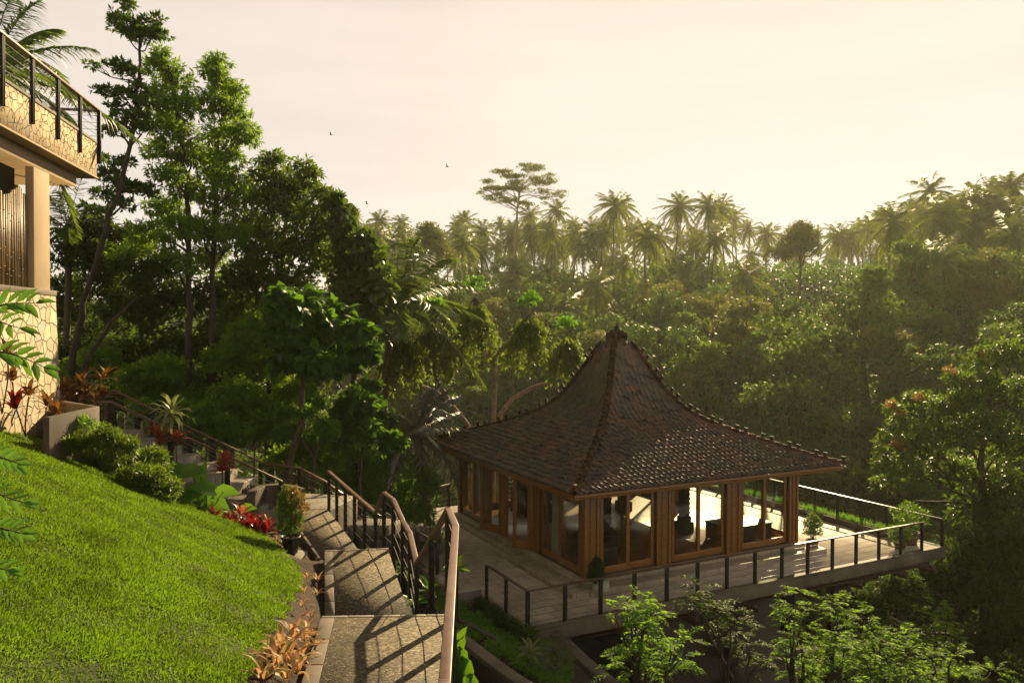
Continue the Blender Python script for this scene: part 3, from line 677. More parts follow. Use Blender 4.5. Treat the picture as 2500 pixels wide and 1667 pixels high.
def wbx(mb, side, t0, t1, o0, o1, z0, z1):
    a = wall_pt(side, t0, o0); b = wall_pt(side, t1, o1)
    mb.lbox(min(a[0], b[0]), max(a[0], b[0]), min(a[1], b[1]), max(a[1], b[1]), z0, z1)
def post(side, t0, t1, grooves=True):
    mb = MB(); w = t1 - t0
    wbx(mb, side, t0, t1, .04, .16, .34, ZT)
    if w > .3:
        wbx(mb, side, t0, t0+.09, 0, .045, .34, ZT); wbx(mb, side, t1-.09, t1, 0, .045, .34, ZT); wbx(mb, side, t0+w*.38, t1-w*.38, .012, .045, .34, ZT)
    else: wbx(mb, side, t0+.01, t1-.01, 0, .045, .34, ZT)
    mb.build('post', M['teak'], pav, bevel=.006)
def door_unit(side, t0, t1, st=.16):
    fr = MB(); wbx(fr, side, t0, t0+.05, .03, .14, .345, ZT); wbx(fr, side, t1-.05, t1, .03, .14, .345, ZT); wbx(fr, side, t0+.05, t1-.05, .03, .14, .345, .40); wbx(fr, side, t0+.05, t1-.05, .03, .14, 2.84, ZT)
    f = fr.build('door_frame', M['teak_dark'], pav)
    m = (t0 + t1) / 2
    for i, (a, b, o) in enumerate(((t0+.05, m+.06, .04), (m-.06, t1-.05, .085))):
        s_ = MB(); wbx(s_, side, a+.001, a+.12, o, o+.04, .402, 2.838); wbx(s_, side, b-.12, b-.001, o, o+.04, .402, 2.838)
        wbx(s_, side, a+.12, b-.12, o, o+.04, .402, .60); wbx(s_, side, a+.12, b-.12, o, o+.04, 2.72, 2.838)
        s_.build('sash', M['teak'], f, bevel=.004)
        g = MB(); wbx(g, side, a+.12, b-.12, o+.016, o+.022, .60, 2.72); g.build('pane', M['glass'], f)
post('front', PX0, 3.52); door_unit('front', 3.52, 5.70); post('front', 5.70, 6.26); door_unit('front', 6.26, 8.62); post('front', 8.62, 9.22); door_unit('front', 9.22, 11.50); post('front', 11.50, PX1)
post('left', PY0+.17, 2.14); door_unit('left', 2.14, 4.72); post('left', 4.72, 5.2); post('left', 7.2, 7.5); post('left', 8.55, 8.8)
door_unit('left', 8.8, 11.25); post('left', 11.25, PY1-.17)
# opened leaves of the left doorway
def leaf(p, q, nm='door_leaf'):
    a = L(*p, .36); b = L(*q, .36); u = unit(b - a); mb = MB(); l = np.linalg.norm(b - a)
    for s0, s1, z0, z1 in ((0, .13, 0, 2.5), (l-.13, l, 0, 2.5), (.13, l-.13, 0, .30), (.13, l-.13, 2.35, 2.5)):
        mb.box(a + u*(s0+s1)/2 + UP*(z0+z1)/2, u, np.cross(UP, u), UP, s1-s0, .045, z1-z0)
    o = mb.build(nm, M['teak'], pav, bevel=.004)
    g = MB(); g.box(a + u*l/2 + UP*1.325, u, np.cross(UP, u), UP, l-.26, .006, 2.05); g.build('pane', M['glass'], o)
leaf((PX0+.02, 5.25), (PX0-.42, 5.75)); leaf((PX0+.03, 7.5), (PX0-.35, 8.5))
for sd_ in ('right', 'back'):
    a, b = (PY0, PY1) if sd_ == 'right' else (PX0, PX1)
    ps = np.linspace(a, b, 4)
    for i in range(4):
        t0 = max(a + (.17 if sd_ == 'right' else 0), ps[i]-.28); t1 = min(b - (.17 if sd_ == 'right' else 0), ps[i]+.28); post(sd_, t0, t1)
        if i < 3 and not (sd_ == 'right' and i == 1): door_unit(sd_, ps[i]+.28, ps[i+1]-.28)
# beams round the top, inner columns, ceiling
mb = MB(); mb.lbox(PX0-.02, PX1+.02, PY0-.02, PY0+.17, ZT+.001, ZT+.28); mb.lbox(PX0-.02, PX1+.02, PY1-.17, PY1+.02, ZT+.001, ZT+.28)
mb.lbox(PX0-.02, PX0+.17, PY0+.171, PY1-.171, ZT+.001, ZT+.28); mb.lbox(PX1-.17, PX1+.02, PY0+.171, PY1-.171, ZT+.001, ZT+.28)
mb.build('wall_plate', M['teak'], pav)
for sx in (-1, 1):
    for sy in (-1, 1):
        mb = MB(); x, y = CXp + sx*1.75, CYp + sy*1.9
        for z0, z1, w in ((.345, .75, .26), (.75, .95, .19), (.95, 2.6, .145), (2.6, 3.0, .19), (3.0, 4.6, .15)): mb.lbox(x-w, x+w, y-w, y+w, z0, z1)
        for q in range(9):
            zz = 1.05 + q*.17; mb.lbox(x-.165, x+.165, y-.165, y+.165, zz, zz+.07)
        mb.build('carved_column', M['carved'], pav, bevel=.02)
# roof shape: z over normalised distance from eave to centre
RT = np.array([0, .1, .3, .5, .62, .69, .75, .80, .87, .925]); RZt = np.array([3.17, 3.33, 3.77, 4.24, 4.60, 4.95, 5.40, 5.88, 6.68, 7.32])
tt = np.linspace(0, .925, 200); zz = np.interp(tt, RT, RZt); kk = np.ones(13) / 13
zs = np.convolve(np.pad(zz, 6, mode='reflect', reflect_type='odd'), kk, 'valid')
def rz(t): return np.interp(t, tt, zs)
corners = [(EX0, EY0), (EX1, EY0), (EX1, EY1), (EX0, EY1)]
cen = np.array([CXp, CYp])
def rp(c, t, dz=0): p = np.array(c) + (cen - np.array(c)) * t; return L(p[0], p[1], rz(t) + dz)
mb = MB(); ts = np.linspace(0, .925, 26)
for i in range(4):
    a, b = corners[i], corners[(i+1) % 4]
    for t0, t1 in zip(ts[:-1], ts[1:]):
        mb.add([rp(a, t0, -.03), rp(b, t0, -.03), rp(b, t1, -.03), rp(a, t1, -.03)], [(0, 1, 2, 3)])
        mb.add([rp(a, t0, -.11), rp(b, t0, -.11), rp(b, t1, -.11), rp(a, t1, -.11)], [(3, 2, 1, 0)])
mb.build('roof_boarding', M['teak_dark'], pav)
fas = MB()
def rpe(c, e, z): p = np.array(c) + np.sign(np.array(c) - cen) * e; return L(p[0], p[1], z)
for i in range(4):
    a, b = corners[i], corners[(i+1) % 4]
    fas.add([rpe(a, -.07, 2.98), rpe(b, -.07, 2.98), rpe(b, -.02, 2.98), rpe(a, -.02, 2.98), rpe(a, -.07, 3.15), rpe(b, -.07, 3.15), rpe(b, -.02, 3.15), rpe(a, -.02, 3.15)],
            [(0,1,2,3),(7,6,5,4),(3,2,6,7),(1,0,4,5)])
    # soffit boards from fascia to wall
fas.build('fascia', M['teak'], pav)
sof = MB()
for i in range(4):
    a, b = corners[i], corners[(i+1) % 4]; sof.add([rpe(a, -.07, 3.06), rpe(b, -.07, 3.06), rpe(b, -1.0, 3.28), rpe(a, -1.0, 3.28)], [(0, 1, 2, 3)])
sof.build('soffit', M['teak'], pav)
# tiles
tp = .205; V_all = []; F_all = []; base = 0
prof = np.array([(-.5, .026), (-.40, .052), (-.28, .046), (-.17, .006), (0, 0), (.2, 0), (.36, .002), (.5, .028)])
npf = len(prof)
for i in range(4):
    a = np.array(corners[i]); b = np.array(corners[(i+1) % 4]); mid = (a+b)/2; half = np.linalg.norm(b-a)/2
    du = (b-a)/np.linalg.norm(b-a); inn = cen - mid; hd = np.linalg.norm(inn); din = inn / hd
    # rows by arc length
    tf = np.linspace(0, .925, 2000); arc = np.concatenate([[0], np.cumsum(np.hypot(np.diff(tf)*hd, np.diff(rz(tf))))])
    nrow = int(arc[-1] / .235); rows = np.interp(np.arange(nrow+1) * arc[-1]/nrow, arc, tf)
    for j in range(nrow):
        t0 = rows[j] - (.012 if j == 0 else .006); t1 = rows[j+1]; hw = half * (1 - rows[j] - (rows[1]-rows[0])*.4)
        nc = int(hw*2/tp) + 1; off = (j % 2) * 0.0
        xs_ = (np.arange(nc) - (nc-1)/2) * tp
        par = 0 if nc % 2 else .5
        xs_ = (np.arange(-(nc//2)-1, nc//2+2) ) * tp
        xs_ = xs_[np.abs(xs_) < hw - .01]
        for x in xs_:
            jx = rng.normal()*.007; jz = abs(rng.normal())*.008; tw = rng.normal()*.03; t0_, t1_ = t0, t1; sl_ = rng.normal()*.006; t0, t1 = t0 + sl_*(j > 0), t1 + sl_
            pts = []
            for (t, lift) in ((t0, .062), (t1 + .004, .004)):
                z = float(rz(max(t, 0))) + (min(t, 0) * 1.9); 
                for u_, w_ in prof:
                    q = mid + din * (t * hd) + du * (x + jx + u_ * tp * 1.06 + tw * (t - t0) * hd)
                    pts.append(L(q[0], q[1], z + lift + jz + w_ * 1.15))
            V_all.append(np.array(pts))
            # thickness at the lower lip
            lip = np.array(pts[:npf]) - np.array([0, 0, .022]); V_all.append(lip)
            fs = [(k_, k_+1, npf+k_+1, npf+k_) for k_ in range(npf-1)] + [(2*npf+k_, 2*npf+k_+1, k_+1, k_) for k_ in range(npf-1)]
            F_all.append(np.array(fs) + base); base += 3*npf; t0, t1 = t0_, t1_
mb = MB(); mb.addarr(np.concatenate(V_all), [np.concatenate(F_all)])
roof = mb.build('roof_tiles', M['tile'], pav, smooth=False)
for i in range(4):     # hip ridges: overlapping half-round caps with small crests
    c = np.array(corners[i]); mb = MB(); caps = []
    tf = np.linspace(-.012, .93, 2000); P = np.array([np.append(c + (cen-c)*t, rz(max(t, 0))) for t in tf]); arc = np.concatenate([[0], np.cumsum(np.linalg.norm(np.diff(P, axis=0), axis=1))])
    n = int(arc[-1] / .31)
    for j in range(n):
        q0 = np.array([np.interp(j*.31 if j else 0, arc, P[:, k_]) for k_ in range(3)]); q1 = np.array([np.interp(min((j+1)*.31+.06, arc[-1]), arc, P[:, k_]) for k_ in range(3)])
        A = L(*q0) + UP*.05; B = L(*q1) + UP*.03; a_, s_, n_ = frame_of(B - A)
        V = []
        for k2, (p, r_) in enumerate(((A, .135), (B, .108))):
            for m_ in range(9):
                th = math.pi * (m_/8*1.16 - .08); V.append(p + s_*math.cos(th)*r_ + n_*math.sin(th)*r_*.85)
        for m_ in range(9):
            th = math.pi * (m_/8*1.16 - .08); V.append(A + s_*math.cos(th)*.10 + n_*math.sin(th)*.08)
        mb.add(V, [(m_, m_+1, 10+m_, 9+m_) for m_ in range(8)] + [(18+m_, 19+m_, m_+1, m_) for m_ in range(8)])
        if i in (1, 3) or True:
            if j % 3 != 1 and j < n-1:
                cap = MB(); kz = A + a_*.10 + n_*.13; cap.beam(kz - n_*.06, kz + n_*.06, .085, .10, up=a_); cap.beam(kz + n_*.0605, kz + n_*.10, .13, .15, up=a_); caps.append(cap)
    o = mb.build('hip_ridge', M['ridge'], pav, smooth=False); [c_.build('ridge_crest', M['ridge'], o) for c_ in caps]
# apex and carved crown
mb = MB(); c = L(CXp, CYp, 7.18)
mb.lathe(c, [(.52, -.06), (.50, .10), (.40, .17), (.36, .22), (.30, .24)], 12); mb.build('apex_cap', M['ridge'], pav)
mb = MB(); c = L(CXp, CYp, 7.42)
def lobe(mb, c, u, w, h, th):
    n_ = np.cross(u, UP); pr = []
    for k_ in range(9):
        a_ = math.pi * k_ / 8; pr.append((math.cos(a_)*w/2*(1+.12*math.sin(k_*2.6)), h*.62 + math.sin(a_)*h*.38))
    pr = [(-w*.28, 0), (w*.28, 0)] + pr
    V = [c + u*x + UP*z + n_*th/2 for x, z in pr] + [c + u*x + UP*z - n_*th/2 for x, z in pr]; n2 = len(pr)
    mb.add(V, [tuple(range(n2)), tuple(range(2*n2-1, n2-1, -1))] + [(k_, n2+k_, n2+(k_+1) % n2, (k_+1) % n2) for k_ in range(n2)])
for u in (P3(1, 0, 0), P3(CT, ST, 0)):
    lobe(mb, c, u, .22, .56, .10)
    for sgn in (-1, 1):
        lobe(mb, c + u*sgn*.20 , u, .16, .40, .09); lobe(mb, c + u*sgn*.34 - UP*.06, u, .15, .36, .08)
        lobe(mb, c + u*sgn*.12 + np.cross(u, UP)*.13, u, .14, .36, .05)
lobe(mb, c + UP*.48, P3(1, 0, 0), .07, .16, .05)
mb.lathe(c - UP*.08, [(.36, 0), (.42, .04), (.34, .09), (.38, .12), (.30, .15)], 14)
mb.build('carved_finial', M['ridge'], pav, bevel=.01)

# inside and on the terrace
def furniture(name, x0, x1, y0, y1, z0, z1, label, cat, legs=False):
    t = thing(name, L((x0+x1)/2, (y0+y1)/2, z0), label, cat)
    MB().lbox(x0-.03, x1+.03, y0-.03, y1+.03, z1-.05, z1).build('top', M['teak_dark'], t, bevel=.006)
    if not legs:
        MB().lbox(x0, x1, y0, y1, z0+.06, z1-.051).build('body', M['teak_dark'], t, bevel=.006)
        m = MB(); n = max(2, int((x1-x0)/.45))
        for i in range(n):
            a = x0 + (x1-x0)*(i+.08)/n; b = x0 + (x1-x0)*(i+.92)/n; m.lbox(a, b, y0-.015, y0-.001, z0+.12, z1-.12)
        m.build('door', M['carved'], t, bevel=.004)
    for sx in (x0+.03, x1-.03):
        for sy in (y0+.03, y1-.03): MB().lbox(sx-.03, sx+.03, sy-.03, sy+.03, z0, z0+.06 if not legs else z1-.051).build('leg', M['teak_dark'], t)
furniture('cabinet', 3.5, 4.6, 2.45, 2.95, .345, 1.0, 'low dark cabinet behind the front left glass door', 'cabinet')
furniture('writing_desk', 4.2, 5.4, 3.4, 4.0, .345, 1.08, 'dark wooden desk further inside behind the front left doors', 'desk', True)
furniture('daybed', 9.3, 11.3, 2.5, 3.7, .345, 1.0, 'large dark wooden chest bench behind the right front doors', 'bench')
furniture('sideboard', 5.0, 5.5, 9.3, 10.6, .345, 1.4, 'tall dark sideboard seen through the open left doorway', 'cabinet')
def curtain(p, q, label, z1=2.8):
    mb = MB(); a = L(*p); b = L(*q); n = 40; V = []
    u = unit(b-a); s_ = np.cross(u, UP)
    for j, z in enumerate(np.linspace(.42, z1, 6)):
        for i in range(n):
            t = i/(n-1); pinch = 1 - .12*math.sin(math.pi*(z-.4)/2.4)
            V.append(a + (b-a)*((t-.5)*pinch+.5) + s_*.035*math.sin(t*34 + .3*math.sin(z*2)) + UP*z)
    mb.add(V, [(j*n+i, j*n+i+1, (j+1)*n+i+1, (j+1)*n+i) for j in range(5) for i in range(n-1)])
    tag(mb.build('curtain', M['curtain'], smooth=True), label, 'curtain')
curtain((3.32, 10.55), (3.32, 9.95), 'pale curtain in the far left window of the pavilion')
curtain((3.30, 4.35), (3.30, 3.75), 'pale curtain hanging beside the middle left doors')
curtain((3.64, 2.25), (3.86, 2.22), 'thin pale curtain edge at the front corner doors')
curtain((6.0, 11.1), (7.0, 11.1), 'wide pale curtain on the back wall seen through the doorway')

# ------------------------------------------------------------------ plants
def gz(x, y): return float(tz(np.array(x), np.array(y)))
def tree(name, label, clumps, trunk, mat, bark, density=1.0, Ln=.16, Wd=.06, k=7, T=T_DIA, spread=.9, droop=.3, tr=.14, cat='tree', group=None, extra=None, flat=1.0, shell=.55, branch=True, size_k=10.0):
    """clumps: (centre, radius) ; trunk: list of points from the ground up"""
    trunk = [np.array(p, float) for p in trunk]
    root = thing(name, trunk[0], label, cat, group)
    mb = MB(); P = np.array(trunk)
    # densify trunk
    Q = []
    for a, b in zip(P[:-1], P[1:]): Q += [a + (b-a)*t for t in np.linspace(0, 1, 5)[:-1]]
    Q.append(P[-1]); Q = np.array(Q); Q[1:-1] += rng.normal(size=Q[1:-1].shape)*tr*.25
    rr = np.linspace(tr, tr*.3, len(Q)); rr[0] *= 1.35; mb.tube(Q, rr, 8)
    if branch:
        for c, r in clumps:
            c = np.array(c); dd = np.linalg.norm(Q - (c - P3(0, 0, np.max(r)*1.2)), axis=1); dd[:2] += 5
            j = int(np.argmin(dd)); r0 = rr[j]*.6
            W_ = wander(Q[j], c, 7, .07); mb.tube(W_, np.linspace(r0, r0*.3, 7), 6)
            rm = np.max(r)
            for _ in range(4):
                e = c + rdir(1)[0]*rm*.75; mb.tube(wander(W_[4], e, 5, .08), np.linspace(r0*.4, r0*.12, 5), 4)
    mb.build('trunk', bark, root, smooth=True)
    cr = MB()
    for c, r in clumps:
        rm = np.mean(r); n = int(density * size_k * 16 * (rm / max(Ln, .05)) ** 2 / k)
        C, O = clump_pts(c, r, n, shell, flat)
        O = unit(O + P3(0, 0, .25)); twigs_to_leaves(cr, C, O, k, Ln, Wd, T, spread, droop)
    cr.build('crown', mat, root)
    if extra: extra(root)
    return root
def cl(px, py, d, rp, rq=None, dd=None):
    """clump seen at a pixel with radii given in photograph pixels"""
    rx = rp*d/F; rz_ = (rq if rq else rp)*d/F; return (U(px, py, d), np.array([rx, dd if dd else rx, rz_]))
def base_at(px, d, off=0):
    p = U(px, 1000, d); return np.array([p[0], p[1], gz(p[0], p[1]) - .1 + off])

# slender layered tree against the sky on the left
S = [cl(312,12,26,26,14),cl(290,45,26,32,11),cl(345,62,26,45,12),cl(385,50,26,16,10),cl(320,82,26,30,12),cl(350,95,26,32,12),cl(385,85,26,30,8),cl(275,65,26,15,8),
     cl(225,160,26,16,6),cl(285,160,26,36,11),cl(320,178,26,26,12),cl(255,225,26,26,11),cl(300,232,26,36,14),cl(335,215,26,22,14),cl(345,250,26,28,12),cl(285,262,26,26,12),
     cl(300,290,26,30,14),cl(340,285,26,30,12),cl(265,320,26,22,12),cl(300,318,26,24,12),cl(350,312,26,30,14),cl(250,388,27,26,12),cl(300,398,27,32,13),cl(265,430,27,36,18),
     cl(300,455,27,30,16),cl(340,460,27,34,12),cl(250,480,27,30,20),cl(300,500,27,26,18),cl(360,475,27,20,10),cl(225,520,27,36,22)]
tree('slender_tree', 'slender leaning tree with flat leaf layers left against the sky', S,
     [base_at(150,27), U(178,860,27), U(205,740,27), U(262,560,26.6), U(300,430,26.4), U(328,290,26.2), U(340,180,26), U(342,70,26)],
     LM['slender'], M['bark_dark'], .55, .19, .085, 8, T_DIA, .8, .0, .13, shell=.2)
# tall trees
mk = lambda lst, d: [cl(x, y, d + (i % 3 - 1)*.9, r, r2) for i, (x, y, r, r2) in enumerate(lst)]
tree('tall_tree', 'tallest feathery-topped tree, left of the twin pair, beside the slender tree', mk([(385,135,30,22),(400,165,48,30),(420,210,50,36),(380,240,40,30),(440,265,54,40),(390,300,46,34),(430,330,50,36),(395,370,44,32),(460,390,46,32),
     (410,430,44,34),(455,470,48,36),(400,510,50,36),(440,560,54,42),(370,570,50,40),(330,620,52,42),(420,640,60,46)], 28),
     [base_at(455,28), U(460,800,28), U(462,620,28), U(455,440,28), U(440,300,28), U(410,160,28)], LM['tall'], M['bark_dark'], .62, .22, .065, 8, T_OVA, .8, .55, .13, flat=1)
tree('tall_tree', 'tall tree with a narrow domed top, right of the tallest tree', mk([(528,152,34,20),(520,180,40,26),(545,215,44,30),(575,230,30,22),(520,250,42,34),(560,275,46,36),(590,320,44,26),(535,330,46,36),(505,380,44,34),
     (555,390,46,34),(600,345,30,20),(515,430,46,36),(560,450,48,34),(530,500,50,36),(590,470,40,26),(500,560,54,40),(560,580,60,44),(510,640,56,50)], 29),
     [base_at(520,29), U(515,850,29), U(522,620,29), U(530,430,29), U(540,280,29), U(535,170,29)], LM['tall'], M['bark_dark'], .62, .22, .065, 8, T_OVA, .8, .55, .13)
tree('broad_tree', 'broad dense green tree with two rounded humps right of the tall pair', mk([(665,395,40,24),(650,430,50,36),(690,450,44,34),(745,405,24,16),(755,425,36,26),(740,465,50,36),(790,480,36,30),(640,490,54,40),(700,515,60,46),
     (765,535,58,46),(800,560,40,40),(610,550,50,44),(660,590,70,56),(740,610,70,56),(790,640,50,44),(620,660,66,60),(700,700,76,60),(600,760,80,64),(680,800,80,66),(560,820,66,60)], 31),
     [base_at(660,31), U(660,900,31), U(680,700,31), U(700,520,31)], LM['dark'], M['bark_dark'], .6, .25, .08, 8, T_OVA, .85, .5, .2)
tree('fig_tree', 'dark big-leaved leathery tree sloping down toward the coconut palm', mk([(815,500,26,30),(835,540,30,30),(850,590,36,40),(885,600,34,34),(900,650,40,40),(860,660,50,50),(925,700,32,44),(880,730,54,54),(930,760,24,40),(840,760,50,60),(900,800,44,50)], 29.5),
     [base_at(870,29.5), U(865,900,29.5), U(860,700,29.5)], LM['fig'], M['bark_dark'], .85, .36, .21, 5, T_OVA, .9, .1, .16)
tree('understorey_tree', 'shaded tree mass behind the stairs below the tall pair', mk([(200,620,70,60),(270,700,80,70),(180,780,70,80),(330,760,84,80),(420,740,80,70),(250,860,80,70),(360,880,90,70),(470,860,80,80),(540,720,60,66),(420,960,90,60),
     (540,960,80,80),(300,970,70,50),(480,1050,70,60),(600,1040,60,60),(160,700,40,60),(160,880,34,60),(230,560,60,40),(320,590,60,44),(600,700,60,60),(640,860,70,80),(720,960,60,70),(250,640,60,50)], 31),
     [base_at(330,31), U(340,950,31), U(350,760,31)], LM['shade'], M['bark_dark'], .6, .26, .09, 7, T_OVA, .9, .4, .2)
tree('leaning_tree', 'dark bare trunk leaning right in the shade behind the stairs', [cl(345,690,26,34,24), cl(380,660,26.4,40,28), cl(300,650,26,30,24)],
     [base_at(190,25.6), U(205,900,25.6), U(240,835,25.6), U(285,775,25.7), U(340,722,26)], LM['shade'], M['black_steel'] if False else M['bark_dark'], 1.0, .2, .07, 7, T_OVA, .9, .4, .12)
tree('heart_leaf_tree', 'bright tree with large heart-shaped leaves hanging over the landing', mk([(690,725,36,22),(740,735,46,26),(790,760,44,26),(700,765,50,34),(760,790,56,36),(830,775,40,26),(690,820,44,34),(740,840,56,36),(810,830,50,36),(870,815,36,30),(890,860,30,34),(850,880,40,34),(780,890,50,36),(700,880,40,30)], 24),
     [base_at(712,24), U(705,1130,24), U(735,1040,24), U(742,960,24), U(745,880,24), U(760,800,24)], LM['heart'], M['bark'], .9, .30, .27, 5, T_HEART, .9, .75, .13)
tree('heart_leaf_tree', 'small light-green broad-leaved tree just left of the silver palm', mk([(870,980,44,26),(905,1000,44,32),(930,1040,40,34),(880,1050,50,36),(850,1010,36,30),(900,950,30,22),(960,1080,30,30)], 26.5),
     [base_at(880,26.5), U(880,1200,26.5), U(885,1060,26.5)], LM['heart'], M['bark'], .8, .26, .2, 5, T_HEART, .9, .5, .09)
tree('leafy_bush', 'large bright leafy bush beyond the path railing', mk([(860,1100,60,46),(900,1140,60,46),(830,1160,50,46),(930,1190,60,40),(870,1200,66,40),(970,1140,40,40),(800,1120,30,50),(950,1250,60,40),(990,1200,30,40),(1010,1260,50,36),(1040,1200,30,50)], 30),
     [base_at(880,30), U(880,1200,30)], LM['bush'], M['bark'], .8, .17, .06, 7, T_OVA, .9, .2, .09, cat='bush')
tree('spindly_tree', 'thin crooked tree with small leaves in front of the broad-leaved trees', mk([(745,1010,24,20),(770,985,26,18),(700,1010,22,20),(800,1050,30,30),(690,1060,24,24),(750,1080,30,24)], 25),
     [base_at(762,25), U(765,1120,25), U(790,1060,25), U(770,1000,25)], LM['bush'], M['bark'], 1.0, .13, .06, 6, T_OVA, .9, .3, .07)
tree('shrub', 'sunlit small-leaved shrub behind the upper stair rail', mk([(500,1010,36,30),(540,1040,36,30),(480,1050,30,26),(350,1000,30,24),(440,1000,30,26),(560,1075,26,20)], 24),
     [base_at(500,24), U(505,1050,24)], LM['bush'], M['bark'], 1.3, .13, .06, 7, T_OVA, .9, .1, .05, cat='bush')
for d_, lst, lb in ((27.5, [(330,930,50,40),(380,960,60,44),(440,930,50,40),(400,900,50,36),(470,980,40,34)], 'leafy mid-green bush behind the upper stair railing'),
                    (27, [(570,960,50,44),(620,990,56,44),(590,1030,56,40),(650,1050,50,40),(540,1000,40,36)], 'leafy mid-green bush behind the middle of the stair railing'),
                    (28, [(700,1060,46,36),(760,1090,56,40),(820,1060,46,40),(790,1130,50,36),(690,1120,40,34)], 'leafy mid-green bush behind the landing under the heart-leaved tree'),
                    (29, [(250,880,50,44),(200,900,50,40),(300,900,50,40),(160,930,36,34)], 'leafy mid-green bush between the stone wall and the stairs'),
                    (28.5, [(600,840,60,50),(560,880,60,50),(660,900,60,50),(640,800,50,40),(720,960,50,40)], 'taller leafy bush left of the heart-leaved tree trunk')):
    tree('leafy_bush', lb, mk(lst, d_), [base_at(lst[1][0], d_), U(lst[1][0], lst[1][1] + 40, d_)], LM['tall'], M['bark'], .75, .19, .07, 7, T_OVA, .9, .35, .06, cat='bush')
# umbrella trees with drooping skirts
def skirt_tree(label, trunks, heads, d):
    root = thing('drooping_tree', trunks[0][0], label, 'tree', 'drooping umbrella trees behind the pavilion')
    mb = MB()
    for t in trunks:
        P = np.array(t); Q = []
        for a, b in zip(P[:-1], P[1:]): Q += [a+(b-a)*s for s in np.linspace(0, 1, 4)[:-1]]
        Q.append(P[-1]); mb.tube(np.array(Q), np.linspace(.12, .06, len(Q)), 8)
    mb.build('trunk', M['bark_pale'], root, smooth=True)
    for (px, py, h, w) in heads:
        apex = U(px, py, d); H_ = h*d/F; Wd_ = 1.15*w*d/F; H_ *= .88; tw = MB(); cr = MB()
        n = 34; Cs = []; Os = []
        for i in range(n):
            th = rng.uniform(0, 2*math.pi); q = .25 + .75*math.sqrt(rng.random())
            P = []
            for s in np.linspace(0, 1, 9): P.append(apex + P3(math.cos(th)*Wd_*q*s**.75, math.sin(th)*Wd_*q*s**.75, -H_*(.06+.80*s**1.25)*(.8+.2*rng.random()) if s else 0))
            P = np.array(P); P[:, 2] -= np.linspace(0, rng.uniform(-.1, .45)*H_, 9); tw.tube(P[:8], np.linspace(.012, .005, 8), 4, False)
            for s in np.linspace(.2, 1, 20):
                Cs.append(np.array([np.interp(s*8, range(9), P[:, k_]) for k_ in range(3)]) + rng.normal(size=3)*.13); Os.append(P3(math.cos(th)*.35, math.sin(th)*.35, -.9))
        twigs_to_leaves(cr, np.array(Cs), np.array(Os), 4, .25, .07, T_OVA, .75, .45)
        tw.build('branchlets', M['bark'], root); cr.build('crown', LM['droop'], root)
        sp = MB(); C, O = clump_pts(apex + UP*.42, [.5, .5, .42], 80, .3); twigs_to_leaves(sp, C, unit(O + UP), 5, .2, .07, T_OVA, .6, -.3); sp.build('sprig', LM['sprig'], root)
    return root
dU = 34.5
gb = lambda px, d: base_at(px, d)
skirt_tree('drooping tree with forked pale trunk and tallest crowns behind the roof', [[gb(1204,dU), U(1205,1010,dU), U(1210,930,dU), U(1200,880,dU), U(1172,850,dU), U(1162,735,dU)], [U(1210,930,dU), U(1208,870,dU), U(1250,830,dU), U(1295,760,dU)], [U(1200,890,dU), U(1192,800,dU), U(1175,760,dU)]],
           [(1160, 725, 160, 62), (1294, 762, 130, 60)], dU)
skirt_tree('drooping tree whose trunk leans left out from behind the roof', [[gb(1165,dU-.8), U(1142,1036,dU-.8), U(1100,985,dU-.8), U(1062,915,dU-.8), U(1055,800,dU-.8)], [U(1100,985,dU-.8), U(1060,955,dU-.8), U(1020,940,dU-.8), U(975,905,dU-.8), U(966,840,dU-.8)]],
           [(1055, 775, 150, 62), (968, 812, 140, 52)], dU-.8)
skirt_tree('drooping tree with a branch reaching right beside the roof peak', [[gb(1212,dU+.8), U(1222,1010,dU+.8), U(1250,975,dU+.8), U(1300,945,dU+.8), U(1340,935,dU+.8), U(1383,900,dU+.8), U(1384,850,dU+.8)]],
           [(1384, 820, 110, 52)], dU+.8)

# palms ------------------------------------------------------------
def frond(mb, rach, o, az, el, ln, nl, lw, ll, droop, rise=0.0, T=T_TRI, rr=.02):
    t = np.linspace(0, 1, 12); h = P3(math.cos(az), math.sin(az), 0)
    P = o + np.outer(t*ln*math.cos(el), h) + np.outer(t*ln*math.sin(el) - droop*ln*t**2.2, UP)
    rach.tube(P, np.linspace(rr, rr*.25, 12), 4, False)
    s = np.repeat(np.linspace(.10, .99, nl), 2); sg = np.tile([-1, 1], nl); n = len(s)
    B = np.stack([np.interp(s*11, np.arange(12), P[:, k_]) for k_ in range(3)], -1)
    tg = unit(np.stack([np.interp(s*11, np.arange(12), np.gradient(P[:, k_])) for k_ in range(3)], -1))
    side = unit(np.cross(tg, UP)) * sg[:, None]
    A = unit(side*.8 + tg*.55 + np.array([0, 0, -.55]) + rng.normal(size=(n, 3))*.12)
    l = ll * np.sin(np.clip(s, 0, 1)*math.pi*.86 + .28)**.7 * rng.uniform(.85, 1.1, n)
    leaves(mb, B, A, unit(tg + UP*.3 + rng.normal(size=(n, 3))*.2), l, lw, T)
